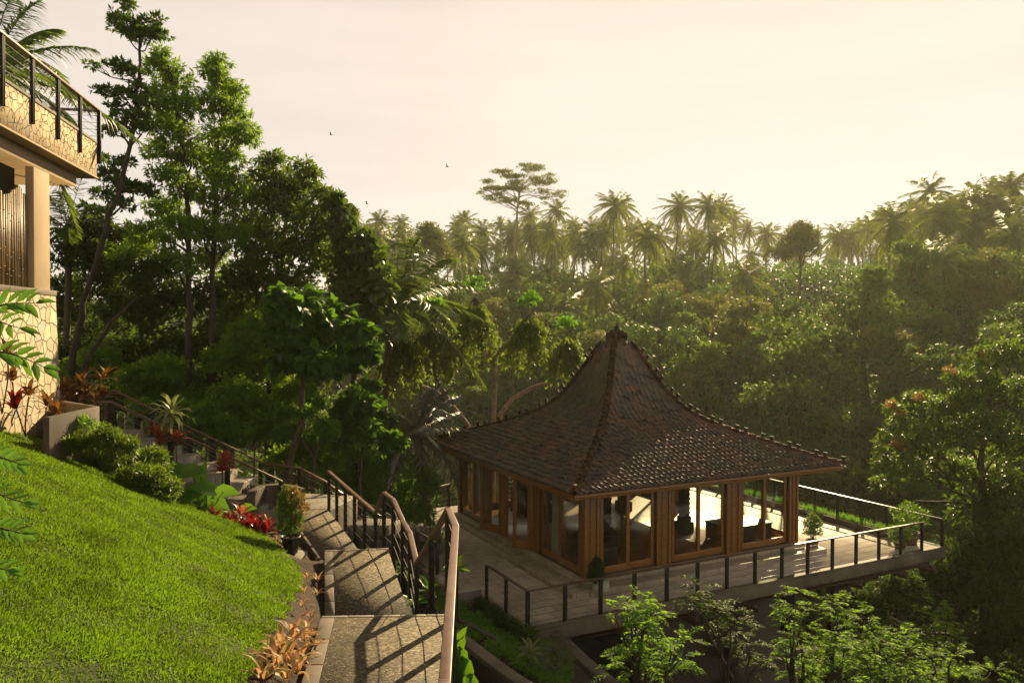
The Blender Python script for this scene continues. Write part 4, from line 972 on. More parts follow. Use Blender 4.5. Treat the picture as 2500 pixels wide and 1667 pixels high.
def palm(name, label, base, top, mat, nf=22, ln=4.2, nl=40, ll=.8, lw=.05, T=T_TRI, tr=.14, group=None, nutz=True, seed_el=(-.5, 1.35)):
    root = thing(name, base, label, 'palm', group)
    base = np.array(base, float); top = np.array(top, float)
    mb = MB(); mb.tube(wander(base, top, 9, .015), np.linspace(tr*1.25, tr*.8, 9), 8); mb.build('trunk', M['bark'], root, smooth=True)
    cr = MB(); ra = MB()
    for i in range(nf):
        q = (i + .5)/nf; el = seed_el[1] - (seed_el[1]-seed_el[0])*q**.9 + rng.normal()*.08
        frond(cr, ra, top, i*2.399 + rng.normal()*.15, el, ln*rng.uniform(.75, 1.08), nl, lw, ll, .22 + .22*q + rng.random()*.14, T=T)
    cr.build('crown', mat, root); ra.build('rachis', M['bark'], root)
    return root
palm('coconut_palm', 'large coconut palm standing between the fig tree and the drooping trees', base_at(955,33), U(968,748,33), LM['palm'], 30, 4.6, 60, 1.0, .075, T_BLADE, .17, seed_el=(-.35, 1.5))
palm('coconut_palm', 'coconut palm beyond the stone balcony in the top left corner', base_at(-40,20), U(-25,170,20), LM['palm'], 28, 3.7, 60, .8, .05, T_BLADE, .15, seed_el=(-.7, 1.2))
palm('coconut_palm', 'dark palm fronds showing below the balcony corner', base_at(150,30), U(165,560,30), LM['shade'], 16, 2.8, 40, .7, .05, T_BLADE, .13)
palm('silver_palm', 'palm with shining silvery fronds between the bush and the roof corner', base_at(1015,31.5), U(1018,1050,31.5), LM['silver'], 26, 3.4, 44, .62, .07, T_BLADE, .13, seed_el=(-.7, 1.2))

# distant palms: four kinds built once, then copied
def far_palm(seed):
    root = palm('far_palm', 'x', P3(0, 0, -14), P3(0, 0, 0), LM['farpalm'], [36, 30, 40, 26][seed], [5.1, 4.8, 5.3, 5.0][seed], 26, 1.25, .20, T_TRI, .16, seed_el=[(-1.25, 1.45), (-1.0, 1.5), (-1.3, 1.35), (-.8, 1.5)][seed])
    return root
protos = [far_palm(i) for i in range(4)]
SKY = [(926,542,35),(978,546,26),(1119,556,33),(1145,539,31),(1223,549,26),(1281,526,33),(1352,513,36),(1311,579,38),(1394,572,38),(1410,549,28),(1493,499,44),(1520,506,36),(1165,585,34),(860,529,20),
 (1638,504,42),(1728,504,42),(1771,500,38),(1800,530,32),(1579,577,55),(1735,587,50),(1826,559,28),(1868,573,28),(1937,564,21),(2028,582,25),(2074,587,30),(2097,552,26),(2180,545,60),(2286,463,52),(2300,525,60),
 (2230,505,32),(2148,532,36),(2377,481,46),(2419,470,50),(2483,455,50),(2455,577,66),(2331,637,74),(1670,577,34),(1210,600,28),(1980,575,22),(1290,640,30),(1540,560,26),(2350,560,50),(2240,580,44)]
SLOPE = [(1516,645,44),(1447,698,54),(1397,755,60),(1822,674,54),(1514,640,40),(1950,637,38),(1180,860,56),(1460,770,50),(2050,720,0),(1250,620,26),(1090,600,26),(1600,660,34),(1350,650,32)]
used = [False]*4
def put_palm(px, py, r, label, group, i):
    d = min(3.5*F/r, 215); p = U(px, py, d); g = gz(p[0], p[1]); q = i % 4
    sc = r*d/F/3.5
    if not used[q]:
        o = protos[q]; used[q] = True; o['label'] = label
    else: o = copy_tree(protos[q], label=label)
    tl = (rng.normal()*.07, rng.normal()*.07); o.location = tuple(p - np.array([0, 0, 14*sc])); o.rotation_euler = (tl[0], tl[1], rng.uniform(0, 6.28)); o.scale = (sc,)*3
    # crown sits at local z = 14 above the empty; trunk reaches down into the slope
    o['group'] = group; o.name = 'coconut_palm'
for i, (px, py, r) in enumerate(sorted(SKY)):
    pos = 'left end' if px < 1300 else ('middle' if px < 1900 else 'right end')
    put_palm(px, py, r, 'coconut palm standing along the far skyline, %s from the left' % ordw(i+1), 'coconut palms along the ridge', i)
for _ in range(84):
    qx = rng.uniform(860, 2480); ridge = np.interp(qx, [850, 1500, 1800, 1950, 2150, 2300, 2500], [570, 550, 555, 570, 545, 500, 480]); SLOPE.append((qx, ridge + 8 + 150*rng.random()**2.2, rng.uniform(30, 44) + max(0, qx-2000)*.04))
SLOPE = [s for s in SLOPE if s[2]]; PALMS = SKY + SLOPE
for i, (px, py, r) in enumerate(sorted(SLOPE)):
    put_palm(px, py, r, 'coconut palm rising from the forested slope below the skyline, %s from the left' % ordw(i+1), 'coconut palms on the slope', i+1)

# distant trees: prototypes 10 m tall, base at the origin
def far_tree(kind, seed):
    mats = {'round': 'far1', 'olive': 'far2', 'vine': 'far3', 'tall': 'far1'}
    root = thing('jungle_tree', (0, 0, 0), 'x', 'tree'); cr = MB(); tk = MB()
    tk.tube(wander((0, 0, -3), (0, 0, 7), 8, .03), np.linspace(.26, .1, 8), 6)
    R = {'round': 3.6, 'olive': 3.3, 'vine': 3.4, 'tall': 2.6}[kind]
    for i in range(11):
        th = rng.uniform(0, 6.28); q = R*.62*math.sqrt(rng.random())
        z = {'round': 6.5, 'olive': 7, 'vine': 5.5, 'tall': 7.2}[kind] + rng.uniform(-2.0, 2.2) * (1.3 if kind in ('tall', 'vine') else 1)
        c = P3(math.cos(th)*q, math.sin(th)*q, z); r = rng.uniform(.32, .5)*R
        tk.tube(wander((0, 0, 3.5), c, 5, .08), np.linspace(.12, .03, 5), 4)
        if kind == 'vine':
            C, O = clump_pts(c, [r*.95, r*.95, r*1.35], 60, .75); twigs_to_leaves(cr, C, unit(O + P3(0, 0, -.5)), 6, .36, .22, T_DIA, .8, .6)
        elif kind == 'olive':
            C, O = clump_pts(c, [r, r, r*.6], 60, .4); twigs_to_leaves(cr, C, O, 6, .32, .16, T_DIA, 1.0, .2)
        else:
            C, O = clump_pts(c, [r, r, r*.75], 60, .6); twigs_to_leaves(cr, C, O, 6, .36, .18, T_DIA, .9, .25)
    tk.build('trunk', M['bark'], root, smooth=True); cr.build('crown', LM[mats[kind]], root)
    return root
kinds = ['round', 'round', 'olive', 'olive', 'vine', 'vine', 'tall']
FP = [far_tree(k_, i) for i, k_ in enumerate(kinds)]
LAB = {'round': 'round-crowned green jungle tree, one of many covering the far slope', 'olive': 'olive-tinted airy jungle tree, one of many covering the far slope',
       'vine': 'vine-draped dark green jungle tree, one of many on the far slope', 'tall': 'narrow upright green jungle tree, one of many on the far slope'}
GRP = {'round': 'round jungle trees on the far slope', 'olive': 'olive jungle trees on the far slope', 'vine': 'vine-draped jungle trees on the far slope', 'tall': 'narrow jungle trees on the far slope'}
usedF = [False]*7; cnt = 0; TR = []
d = 40.0
while d < 215:
    sp = (.056*d + 1.6) * (.86 if d > 110 else 1.0)
    x = -.62*d
    while x < .70*d:
        X = x + rng.uniform(-.35, .35)*sp; Y = d + rng.uniform(-.4, .4)*sp; x += sp*1.02
        s_ = Y*math.cos(rad(30)) + X*math.sin(rad(30))
        if s_ < 32 or s_ > 176: continue
        if Y < 47 and -14 < X < 10: continue
        g = gz(X, Y)
        px = 1250 + F*X/Y
        if px < 130 or (px < 800 and Y > 80): continue
        q = int(rng.integers(0, 7)); 
        if s_ < 75 and rng.random() < .5: q = int(rng.choice([4, 5, 0]))
        sc = sp/4.9 * rng.uniform(.75, 1.15)
        top = 833.5 - 34 - F*(g + 8.8*sc)/Y
        lim = np.interp(px, [500, 1150, 1500, 1800, 1950, 2150, 2300, 2500], [580, 568, 555, 555, 560, 572, 560, 545])
        if top < lim: sc = max(.45, ((799.5 - lim)*Y/F - g)/8.8) if ((799.5 - lim)*Y/F - g) > 3 else 0
        if px > 2030 and 799.5 - F*(g + 11.8*sc)/Y < lim: sc = ((799.5 - lim)*Y/F - g)/11.8
        if sc <= .3: continue
        hidden = False; top = 799.5 - F*(g + 8.8*sc)/Y; rr_ = 2.8*sc*F/Y
        for (qx, qy, qr) in PALMS:
            if abs(qx - px) < qr*.7 + rr_*.8 and Y < min(3.5*F/qr, 215) and top < qy + qr*.1: hidden = True
        if hidden:
            low = max(qy + qr*.45 for (qx, qy, qr) in PALMS if abs(qx - px) < qr*.7 + rr_*.8 and Y < min(3.5*F/qr, 215) and top < qy + qr*.1)
            sc = ((799.5 - low)*Y/F - g)/8.8
            if sc < .4: continue
        k_ = kinds[q]
        if not usedF[q]: o = FP[q]; usedF[q] = True
        else: o = copy_tree(FP[q])
        o.location = (X, Y, g); o.rotation_euler = (0, 0, rng.uniform(0, 6.28)); o.scale = (sc, sc, sc*rng.uniform(.85, 1.15))
        o['group'] = GRP[k_]; o['category'] = 'tree'; cnt += 1; TR.append((o, k_, px, 799.5 - F*(g + 6*sc)/Y))
    d += sp*.95
HZ = [(520, 'behind the tall left trees'), (800, 'behind the heart-leaved tree'), (930, 'above the fig tree'), (1060, 'behind the big coconut palm'), (1200, 'behind the drooping trees'), (1350, 'left of the roof peak'), (1480, 'just left of the finial'),
      (1600, 'just right of the finial'), (1750, 'above the right roof slope'), (1900, 'above the pavilion right posts'), (2050, 'above the right eave tip'), (2200, 'above the terrace railing'), (2350, 'left of the ash tree top'), (9999, 'above the ash tree')]
VT = [(600, 'on the skyline'), (660, 'just under the skyline'), (740, 'high on the slope'), (850, 'halfway up the slope'), (980, 'low on the slope'), (9999, 'at the slope foot')]
KW = {'round': 'round green tree', 'olive': 'airy olive tree', 'vine': 'vine-draped tree', 'tall': 'narrow green tree'}
cells = {}
for o, k_, px, py in TR:
    h_ = next(t for b, t in HZ if px < b); v_ = next(t for b, t in VT if py < b); cells.setdefault((k_, v_, h_), []).append((px, o))
for (k_, v_, h_), lst in cells.items():
    lst.sort(key=lambda t: t[0])
    for i, (px, o) in enumerate(lst): o['label'] = '%s %s %s' % (KW[k_], v_, h_) + ('' if len(lst) == 1 else ', %s from left' % ordw(i+1))
print('far trees', cnt)
# undergrowth over the slopes
n = 150000
dd_ = 26 + 165*rng.random(n)**1.5; xx = rng.uniform(-.66, .70, n)*dd_; zz_ = tz(xx, dd_)
Bp = np.stack([xx, dd_, zz_ + rng.uniform(0, 1, n)**2*(.6+.018*dd_)], -1); loc = (Bp - L(0, 0, 0)) @ np.stack([DA, DB, UP], 1)
ok = ~((loc[:, 0] > -2) & (loc[:, 0] < 18) & (loc[:, 1] > -1.5) & (loc[:, 1] < 15)) & ~((xx < -3) & (dd_ < 27))
Bp = Bp[ok]; n = len(Bp); sz = (.16 + .007*Bp[:, 1])*rng.uniform(.6, 1.3, n)
mb = MB(); leaves(mb, Bp, unit(rdir(n) + UP*.35), unit(rdir(n)*.6 + UP), sz, sz*.5, T_DIA)
tag(mb.build('undergrowth', LM['far3']), 'low tangled undergrowth carpeting the valley slopes', 'undergrowth', kind='stuff')

# flat-topped skyline tree
al = []
for (x, y, rp_) in [(1190,452,28),(1215,462,32),(1240,430,40),(1275,422,44),(1300,418,34),(1330,430,30),(1200,478,26),(1250,458,40),(1290,448,40),(1335,452,30),(1355,470,24),(1180,472,14),(1235,485,30),(1320,475,26),(1255,495,18),(1300,488,24)]:
    for _ in range(3):
        al.append((U(x + rng.normal()*rp_*.6, y + rng.normal()*7, 165), np.array([rp_*.6*165/F, rp_*.6*165/F, .12])))
tree('rain_tree', 'wide flat-topped tree rising highest above the far ridge', al, [P3(*U(1255, 640, 165)), U(1258,580,165), U(1262,520,165), U(1268,470,165)], LM['farpalm'], M['bark_pale'], .26, .42, .16, 6, T_DIA, 1, .0, .4, shell=.2)
al = [(U(x, y, 190), np.array([r_*.1, r_*.1, .35])) for x, y, r_ in [(1480,548,26),(1500,560,30),(1490,575,34),(1510,590,30),(1475,590,26)]]
tree('rain_tree', 'small flat-layered tree below the leaning twin palms on the ridge', al, [U(1493, 680, 190), U(1493, 540, 190)], LM['farpalm'], M['bark_pale'], .6, .5, .2, 6, T_DIA, 1, 0, .3, shell=.2)
tree('ridge_tree', 'bushy grey-green tree on the left part of the ridge', mk([(1045,565,30,24),(1060,585,34,26),(1030,600,28,24),(1070,620,40,30),(1040,640,40,30)], 120), [U(1055, 760, 120), U(1055, 600, 120)], LM['far2'], M['bark'], .6, .5, .2, 6, T_DIA, .9, .2, .3)
tree('ridge_tree', 'rounded tree at the dip of the ridge right of centre', mk([(1955,560,28,20),(1970,580,36,26),(1930,590,30,24),(1960,610,44,30),(1900,620,36,26)], 120), [U(1955, 760, 120), U(1955, 600, 120)], LM['far2'], M['bark'], .6, .5, .2, 6, T_DIA, .9, .2, .3)

# right-hand tree with orange tips
def tips(lst, d):
    def f(root):
        mb = MB()
        for x, y, r_ in lst:
            C, O = clump_pts(U(x, y, d-.7), r_*d/F*np.array([1, 1, .6]), 26, .3); twigs_to_leaves(mb, C, unit(O+UP*.4), 6, .16, .05, T_DIA, .9, .2)
        mb.build('young_leaves', LM['orange'], root)
    return f
tree('ash_tree', 'big dark tree with orange young leaf tips filling the right edge', mk([(2440,870,60,40),(2490,860,50,40),(2390,885,30,24),(2350,930,30,24),(2400,940,60,44),(2460,960,70,50),(2350,985,50,36),(2320,915,18,12),(2240,975,36,22),(2290,1000,40,28),(2180,1000,28,18),(2210,1030,44,28),(2300,1060,60,44),
     (2250,1090,50,34),(2180,1080,40,28),(2400,1050,70,60),(2470,1080,60,70),(2160,1130,34,24),(2220,1160,50,34),(2320,1150,66,50),(2420,1180,80,70),(2480,1220,60,80),(2380,1250,60,50),(2150,1180,26,20)], 38),
     [base_at(2400,38), U(2400,1350,38), U(2400,1100,38), U(2420,950,38)], LM['right'], M['bark_dark'], .6, .30, .10, 8, T_DIA, .85, .35, .22, extra=tips([(2320,905,20),(2175,985,14),(2240,970,14),(2190,1085,16),(2392,868,10),(2200,1010,8)], 38))
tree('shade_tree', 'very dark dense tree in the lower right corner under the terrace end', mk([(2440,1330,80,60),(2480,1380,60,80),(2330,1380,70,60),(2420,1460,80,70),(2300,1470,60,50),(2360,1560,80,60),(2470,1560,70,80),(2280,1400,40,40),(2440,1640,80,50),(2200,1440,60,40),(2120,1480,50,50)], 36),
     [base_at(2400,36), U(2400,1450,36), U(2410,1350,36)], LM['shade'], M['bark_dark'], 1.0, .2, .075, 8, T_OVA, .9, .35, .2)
# feathery trees in the lower right foreground: drooping pinnate sprays
def spray_tree(label, d, heads, base_px, mat='light', name='feathery_tree', ln=.42, nl=9, dens=1.0):
    bp = base_at(base_px, d); root = thing(name, bp, label, 'tree', 'feathery trees below the terrace')
    tk = MB(); cr = MB()
    hub = U(base_px, 1720, d); tk.tube(wander(bp, hub, 6, .02), np.linspace(.10, .07, 6), 7)
    for (px, py, r, r2) in heads:
        c = U(px, py, d + rng.normal()*.35); R = np.array([r, r, r2 or r])*d/F
        tk.tube(wander(hub, c, 8, .05), np.linspace(.05, .012, 8), 5)
        R = R*.74; n = int(dens * 34 * (np.mean(R)/.4)**1.6) + 6; C, O = clump_pts(c, R, n, .35)
        O = unit(O*P3(1, 1, .4) + P3(0, 0, .15) + rdir(n)*.3)
        for a, o in zip(C, O):     # one pinnate leaf
            l = ln*rng.uniform(.7, 1.15); t = np.linspace(.15, 1, nl)
            P = a + np.outer(t*l, o) - np.outer(t**2*l*.35, UP); s = np.repeat(np.arange(nl), 2); sg = np.tile([-1, 1], nl)
            sd2 = unit(np.cross(o, UP)+1e-6); A = unit(sd2*sg[:, None]*.9 + o*.5 + P3(0, 0, -.25) + rng.normal(size=(2*nl, 3))*.15)
            leaves(cr, P[s], A, np.tile(UP, (2*nl, 1)) + rng.normal(size=(2*nl, 3))*.6, l*.30*np.sin(np.pi*(.15+.8*t[s])), l*.085, T_DIA)
    tk.build('trunk', M['bark_dark'], root, smooth=True); cr.build('crown', LM[mat], root)
    return root
spray_tree('bright sunlit feathery tree in front of the left end of the steel beam', 14, [(1565,1470,34,30),(1590,1500,34,30),(1540,1500,30,26),(1500,1495,26,16),(1550,1540,40,30),(1590,1570,30,30),(1560,1600,50,40),(1640,1590,30,22),(1670,1560,20,16),(1530,1630,50,30),(1600,1640,50,30),(1660,1610,24,14)], 1570)
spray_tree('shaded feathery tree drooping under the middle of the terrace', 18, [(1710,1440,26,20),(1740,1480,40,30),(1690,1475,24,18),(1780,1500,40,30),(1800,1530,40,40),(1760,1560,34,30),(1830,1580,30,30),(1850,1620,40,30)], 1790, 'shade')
spray_tree('upright feathery tree whose top touches the terrace edge', 17, [(1945,1445,24,16),(1940,1480,30,24),(1930,1520,34,26),(1950,1560,34,30),(1920,1600,36,34),(1960,1640,40,30)], 1940)
spray_tree('feathery tree just right of the dark terrace column', 18, [(2040,1470,24,16),(2050,1500,34,26),(2030,1550,36,30),(2060,1580,34,30),(2010,1600,40,34),(2050,1640,50,34)], 2035)
spray_tree('lighter feathery tree right of the lower wall', 19, [(2112,1505,18,14),(2110,1540,26,22),(2150,1570,36,26),(2110,1600,40,34),(2180,1560,22,22),(2210,1550,20,22),(2220,1590,30,30),(2160,1640,50,36),(2230,1640,40,30)], 2160)
spray_tree('low feathery bush spreading along the bottom edge at right', 20, [(2280,1620,40,30),(2330,1600,26,20),(2340,1650,50,24),(2260,1650,40,24),(2420,1640,40,20)], 2300, 'light')
spray_tree('thin sunlit feathery sapling in front of the lower right shade', 27, [(2290,1480,20,16),(2310,1520,22,20),(2280,1560,24,20),(2330,1560,22,22),(2270,1500,14,12)], 2300, 'light')

# planted things ---------------------------------------------------
def rosette(name, c, label, mat, n=14, ln=.4, wd=.06, el=(.2, 1.2), group=None, cat='plant', T=T_STRAP, stem=None, smat=None, droop=.0):
    """leaves fanning from one crown; stem>0 lifts it on a cane"""
    c = np.array(c, float); root = thing(name, c, label, cat, group); mb = MB(); top = c.copy()
    if stem:
        heads = stem if isinstance(stem, list) else [stem]; sk = MB(); tops = []
        for h in heads:
            t = c + P3(rng.normal()*.12*h, rng.normal()*.12*h, h); sk.tube(wander(c, t, 5, .04), .014, 6); tops.append(t)
        sk.build('stem', M['bark'], root)
    else: tops = [top]
    for t in tops:
        th = np.arange(n)*2.4 + rng.uniform(0, 6); e = el[0] + (el[1]-el[0])*(np.arange(n)+.5)/n + rng.normal(size=n)*.1
        A = np.stack([np.cos(th)*np.cos(e), np.sin(th)*np.cos(e), np.sin(e)-droop], -1)
        leaves(mb, np.repeat(t[None], n, 0) + P3(0, 0, .02), A, np.tile(UP, (n, 1)) + rng.normal(size=(n, 3))*.15, ln*rng.uniform(.75, 1.15, n), wd, T)
    mb.build('leaves', mat, root); return root
def onlawn(px, py):
    r = ray(px, py); t = np.linspace(2, 30, 3000); P = np.outer(t, r); h = lawn_z(P[:, 0], P[:, 1]); i = int(np.argmax(P[:, 2] < h)); return P[i]
BR = [(770,1382,.22),(790,1392,.2),(748,1408,.22),(775,1412,.25),(800,1415,.18),(742,1442,.2),(775,1445,.18),(738,1475,.2),(760,1500,.16),(748,1530,.2),(765,1545,.16),(745,1562,.3),(712,1560,.34),(770,1575,.22),(690,1585,.36),(735,1598,.26),(705,1610,.34),(668,1600,.28),(672,1633,.36),(725,1640,.3),(700,1660,.32),(640,1655,.3),(648,1308,.2),(672,1316,.2),(630,1300,.18),(690,1322,.18)]
nth = 0
for px, py, s_ in BR:
    p = onlawn(px, py+6); s_ *= (.95 if py > 1550 else .85)
    lab = ('orange and pink bromeliad in the soil strip beside the path, %s from the potted shrub' % ordw(1 + sum(b[1] < py for b in BR if b[1] > 1350))) if py > 1350 else ('small orange bromeliad left of the potted shrub, %s from the left' % ordw([630,648,672,690].index(px)+1))
    rosette('bromeliad', p - P3(0, 0, .02), lab, LM['brom'], 11, s_, s_*.12, (.0, 1.1), 'bromeliads along the soil strip'); nth += 1
# red, bronze and pink ti plants
def ti(px, py, label, mat, d=None, ln=.42, heads=None, n=15, group='ti plants', on='lawn', wd=.09, z=None):
    p = U(px, py, d) if d else onlawn(px, py)
    return rosette('ti_plant', p, label, LM[mat], n, ln, wd, (-.1, 1.25), group, stem=heads)
ti(700*.0+5, 1010, 'bronze ti plant at the left edge before the stone wall', 'ti_orange', 14.6, heads=[1.0, 1.2], ln=.46)
ti(62, 1065, 'tall bronze ti plant on a bare stem against the stone wall', 'ti_orange', 15.4, heads=[1.1, .8], ln=.38)
ti(112, 1075, 'dark bronze ti plant beside the concrete planter', 'ti_orange', 16, heads=[.5, .7], ln=.42)
ti(30, 1040, 'low dark red ti plant at the foot of the wall', 'ti_red', 14.8, heads=[.3], ln=.45)
for i, (px, py) in enumerate([(160,985),(190,975),(215,1000),(238,1010),(205,1035),(170,1010),(245,980)]):
    rosette('ti_plant', U(px, py+18, 18.4+.1*i) - P3(0, 0, .3), 'bronze-orange ti plant behind the concrete planter, %s from the left' % ordw([160,170,190,205,215,238,245].index(px)+1), LM['ti_orange'], 16, .46, .1, (-.2, 1.2), 'ti plants behind the planter', stem=[.35, .7 + .05*i])
for i, (px, py, m_, hh) in enumerate([(392,1140,'ti_pink',[.5,.7]),(432,1130,'ti_pink',[.45]),(545,1190,'ti_pink',[.5,.35]),(470,1262,'ti_red',[.1]),(500,1285,'ti_red',[.15,.1]),(530,1290,'ti_red',[.12]),(560,1300,'ti_red',[.2,.1]),(585,1285,'ti_pink',[.15]),(600,1305,'ti_red',[.15,.1]),(628,1302,'ti_pink',[.1]),(655,1310,'ti_pink',[.08])]):
    nm = {'ti_pink': 'pink-edged', 'ti_red': 'deep red'}[m_]
    rosette('ti_plant', U(px, py, 17.6 - .1*i + (.6 if i < 3 else 0)), '%s ti plant beside the stone stairs, %s from the left' % (nm, ordw(i+1)), LM[m_], 18, .42, .075, (-.15, 1.2), 'ti plants below the stairs', stem=hh)
for i in range(13):
    px = 400 + i*20.5 + rng.normal()*5; py = np.interp(px, [400, 470, 560, 660], [1255, 1280, 1305, 1325]) + rng.normal()*6
    rosette('ti_plant', U(px, py, 16.9 - .06*i), 'low dark red ti plant edging the lawn, %s from left' % ordw(i+1), LM['ti_red'], 20, .42, .07, (-.2, 1.2), 'low red ti plants edging the lawn', stem=[.08])
# dracaena with pale arching leaves
rosette('dracaena', U(418, 1120, 18.2), 'tall dracaena with pale arching striped leaves at the stair rail', LM['varieg'], 34, .62, .08, (-.9, 1.3), stem=[1.05], droop=.25)
# elephant ears
t = thing('elephant_ear', U(505, 1262, 17.2), 'elephant ear plant with big glowing green leaves beside the stairs', 'plant'); lf = MB(); st = MB()
for (px, py, s_, az, el) in [(520,1225,.62,-.3,-.2),(460,1150,.55,.2,.3),(420,1145,.45,2.6,.2),(490,1165,.5,1.2,.9),(470,1195,.4,3.0,-.3),(545,1200,.5,.1,.25),(500,1190,.45,2.2,.3),(480,1228,.5,3.3,-.3),(450,1215,.4,2.8,-.1),(600,1240,.35,.5,.3)]:
    p = U(px, py, 17.1 + rng.normal()*.2); st.tube(wander(t.location, p, 6, .05), np.linspace(.02, .01, 6), 5)
    a = P3(math.cos(az)*math.cos(el), -.5, math.sin(el)); leaves(lf, p[None]-unit(a)*s_*.5, a[None], P3(.1, -.8, .7)[None], s_*1.25, s_*.8, T_HEART)
lf.build('leaves', LM['taro'], t); st.build('stalk', LM['taro'], t)
# dark fine-leaved hedge by the stairs
tree('hedge_shrub', 'dense dark bamboo-like shrub at the top of the lawn', mk([(200,1085,44,30),(250,1110,60,40),(300,1140,60,44),(350,1170,60,40),(230,1140,50,30),(330,1200,56,30),(390,1200,50,34),(400,1235,40,26),(190,1070,30,30),(260,1070,30,30),(370,1130,40,40),(430,1240,30,24),(300,1095,36,30)], 16.2),
     [U(300,1235,16.2)-P3(0,0,.3), U(300,1180,16.2)], LM['dark'], M['bark'], 1.5, .12, .024, 8, T_DIA, .9, .2, .03, cat='shrub')
tree('hedge_shrub', 'sparse sunlit bamboo sprays above the concrete planter', mk([(205,1040,26,24),(230,1050,20,22),(190,1060,22,16),(285,1075,22,16)], 16.6),
     [U(215,1140,16.6), U(210,1075,16.6)], LM['bush'], M['bark'], 1.0, .12, .022, 6, T_DIA, .9, .2, .012, cat='shrub')
# potted shrub by the path
def pot(root, c, r, h, mat, name='pot'):
    MB().lathe(c, [(r*.72, 0), (r*.78, h*.3), (r*.95, h*.85), (r*1.04, h*.86), (r*1.04, h), (r*.94, h), (r*.9, h*.85)], 20).build(name, mat, root, smooth=False)
    MB().lathe(c + UP*h*.84, [(r*.9, 0), (r*.6, .01)], 14).build('potting_soil', M['soil'], root)
def topiary(name, c, label, r, h, R, H_, mat_pot, big=.0, tops=False, leaf='potshrub', nleaf=1.0, stem=.16):
    root = thing(name, c, label, 'potted plant'); pot(root, np.array(c, float), r, h, mat_pot)
    sk = MB()
    b = np.array(c) + UP*h*.8
    for _ in range(5): sk.tube(wander(b + rdir(1)[0]*.02, b + P3(rng.normal()*R*.3, rng.normal()*R*.3, stem + H_*.6), 6, .05), np.linspace(.012, .005, 6), 5)
    sk.build('stem', M['bark'], root)
    cc = b + UP*(stem + H_/2); cr = MB(); n = int(620*nleaf); C, O = clump_pts(cc, [R, R, H_/2], n, .6, low=-1)
    f = np.clip((C[:, 2]-cc[2])/(H_/2), -1, 1); C[:, :2] = cc[:2] + (C[:, :2]-cc[:2])*(1.0 - .25*f)[:, None]
    if tops:
        hot = (rng.random(n) < np.clip(.28 + .5*f + .8*((C-cc) @ P3(.7, .2, 0))/R, 0, .85)); tw = MB(); twigs_to_leaves(tw, C[hot], unit(O[hot]+UP*.3), 6, .055, .02, T_DIA, .9, .0); tw.build('young_leaves', LM['potshrub_top'], root); C, O = C[~hot], O[~hot]
    twigs_to_leaves(cr, C, O, 6, .06, .024, T_DIA, .9, .1); cr.build('foliage', LM[leaf], root); return root
pp = onlawn(710, 1351); MB_ = MB()
struct(MB().box(pp + P3(-.12, .02, -.03), P3(1, 0, -.1), P3(0, 1, 0), UP, .75, .55, .08).build('stepping_slab', M['concrete_light'], bevel=.01), 'square pale slab under the potted shrub')
topiary('potted_shrub', pp + P3(0, 0, .02), 'clipped shrub with orange new leaves in a black pot beside the path', .185, .33, .28, .95, M['pot_black'], tops=True, nleaf=1.5)
topiary('potted_shrub', L(12.62, 1.85, .0), 'green potted shrub at the right corner post of the pavilion', .22, .36, .33, .85, M['concrete'], nleaf=1.2)
topiary('potted_shrub', L(3.0, 1.25, .17), 'dark potted conifer in front of the pavilion front corner', .15, .25, .24, .72, M['white_bag'], leaf='shade', nleaf=1.3, stem=.05)
mb = MB(); c = L(3.12, 1.1, .17)
mb.lathe(c, [(.16, 0), (.20, .12), (.17, .3), (.19, .36), (.15, .33)], 9); tag(mb.build('plastic_bag', M['white_bag']), 'crumpled white and green plastic bag round the conifer pot', 'bag')
# concrete box and long planter on the terrace
t = thing('planter', L(16.75, 6, 0), 'long low planter with bright grass along the right terrace rail', 'planter')
mb = MB(); mb.lbox(16.45, 16.51, 1.2, 12.8, 0, .22); mb.lbox(16.95, 17.01, 1.2, 12.8, 0, .22); mb.lbox(16.51, 16.95, 1.2, 1.26, 0, .219); mb.lbox(16.51, 16.95, 12.74, 12.8, 0, .219); mb.build('trough', M['concrete'], t, bevel=.008)
MB().lbox(16.51, 16.95, 1.26, 12.74, .01, .18).build('potting_soil', M['soil'], t)
n = 2600; q = rng.uniform(0, 1, n); yy = 1.4 + 11*np.where((np.sin(q*40) > -.35), q, rng.random(n)); P = np.array([L(16.55 + rng.random()*.36, y, .18) for y in yy])
gm = MB(); leaves(gm, P, unit(rdir(n)*.35 + UP), rdir(n), rng.uniform(.15, .34, n), .014, T_BLADE); gm.build('grass_tuft', LM['taro'], t)
for i, y in enumerate((2.9, 4.6, 6.6)):
    s_ = thing('stone_figure', L(16.25, y, 0), 'small dark stone ornament before the long planter, %s from the right' % ordw(i+1), 'ornament', 'stone ornaments by the planter')
    MB().lathe(L(16.25, y, 0), [(.13, 0), (.13, .05), (.07, .08), (.09, .18), (.05, .24), (.07, .30), (.03, .36)], 10).build('figure', M['concrete_dark'], s_)
for i, (x, y, r_, h_, mt, lb) in enumerate([(16.4, .75, .34, .46, 'pot_clay', 'big clay pot with leafy shrub in the far right terrace corner'), (15.6, .55, .22, .22, 'pot_clay', 'low clay bowl with ferns left of the big corner pot')]):
    t = thing('corner_pot', L(x, y, 0), lb, 'potted plant'); pot(t, L(x, y, 0), r_, h_, M[mt]); cr = MB(); C, O = clump_pts(L(x, y, h_ + (.55 if i == 0 else .3)), [.6-.25*i, .6-.25*i, .5-.15*i], 130, .2, low=-1); twigs_to_leaves(cr, C, unit(O+UP), 7, .17, .03, T_DIA, .9, .2); cr.build('foliage', LM['bush'], t)
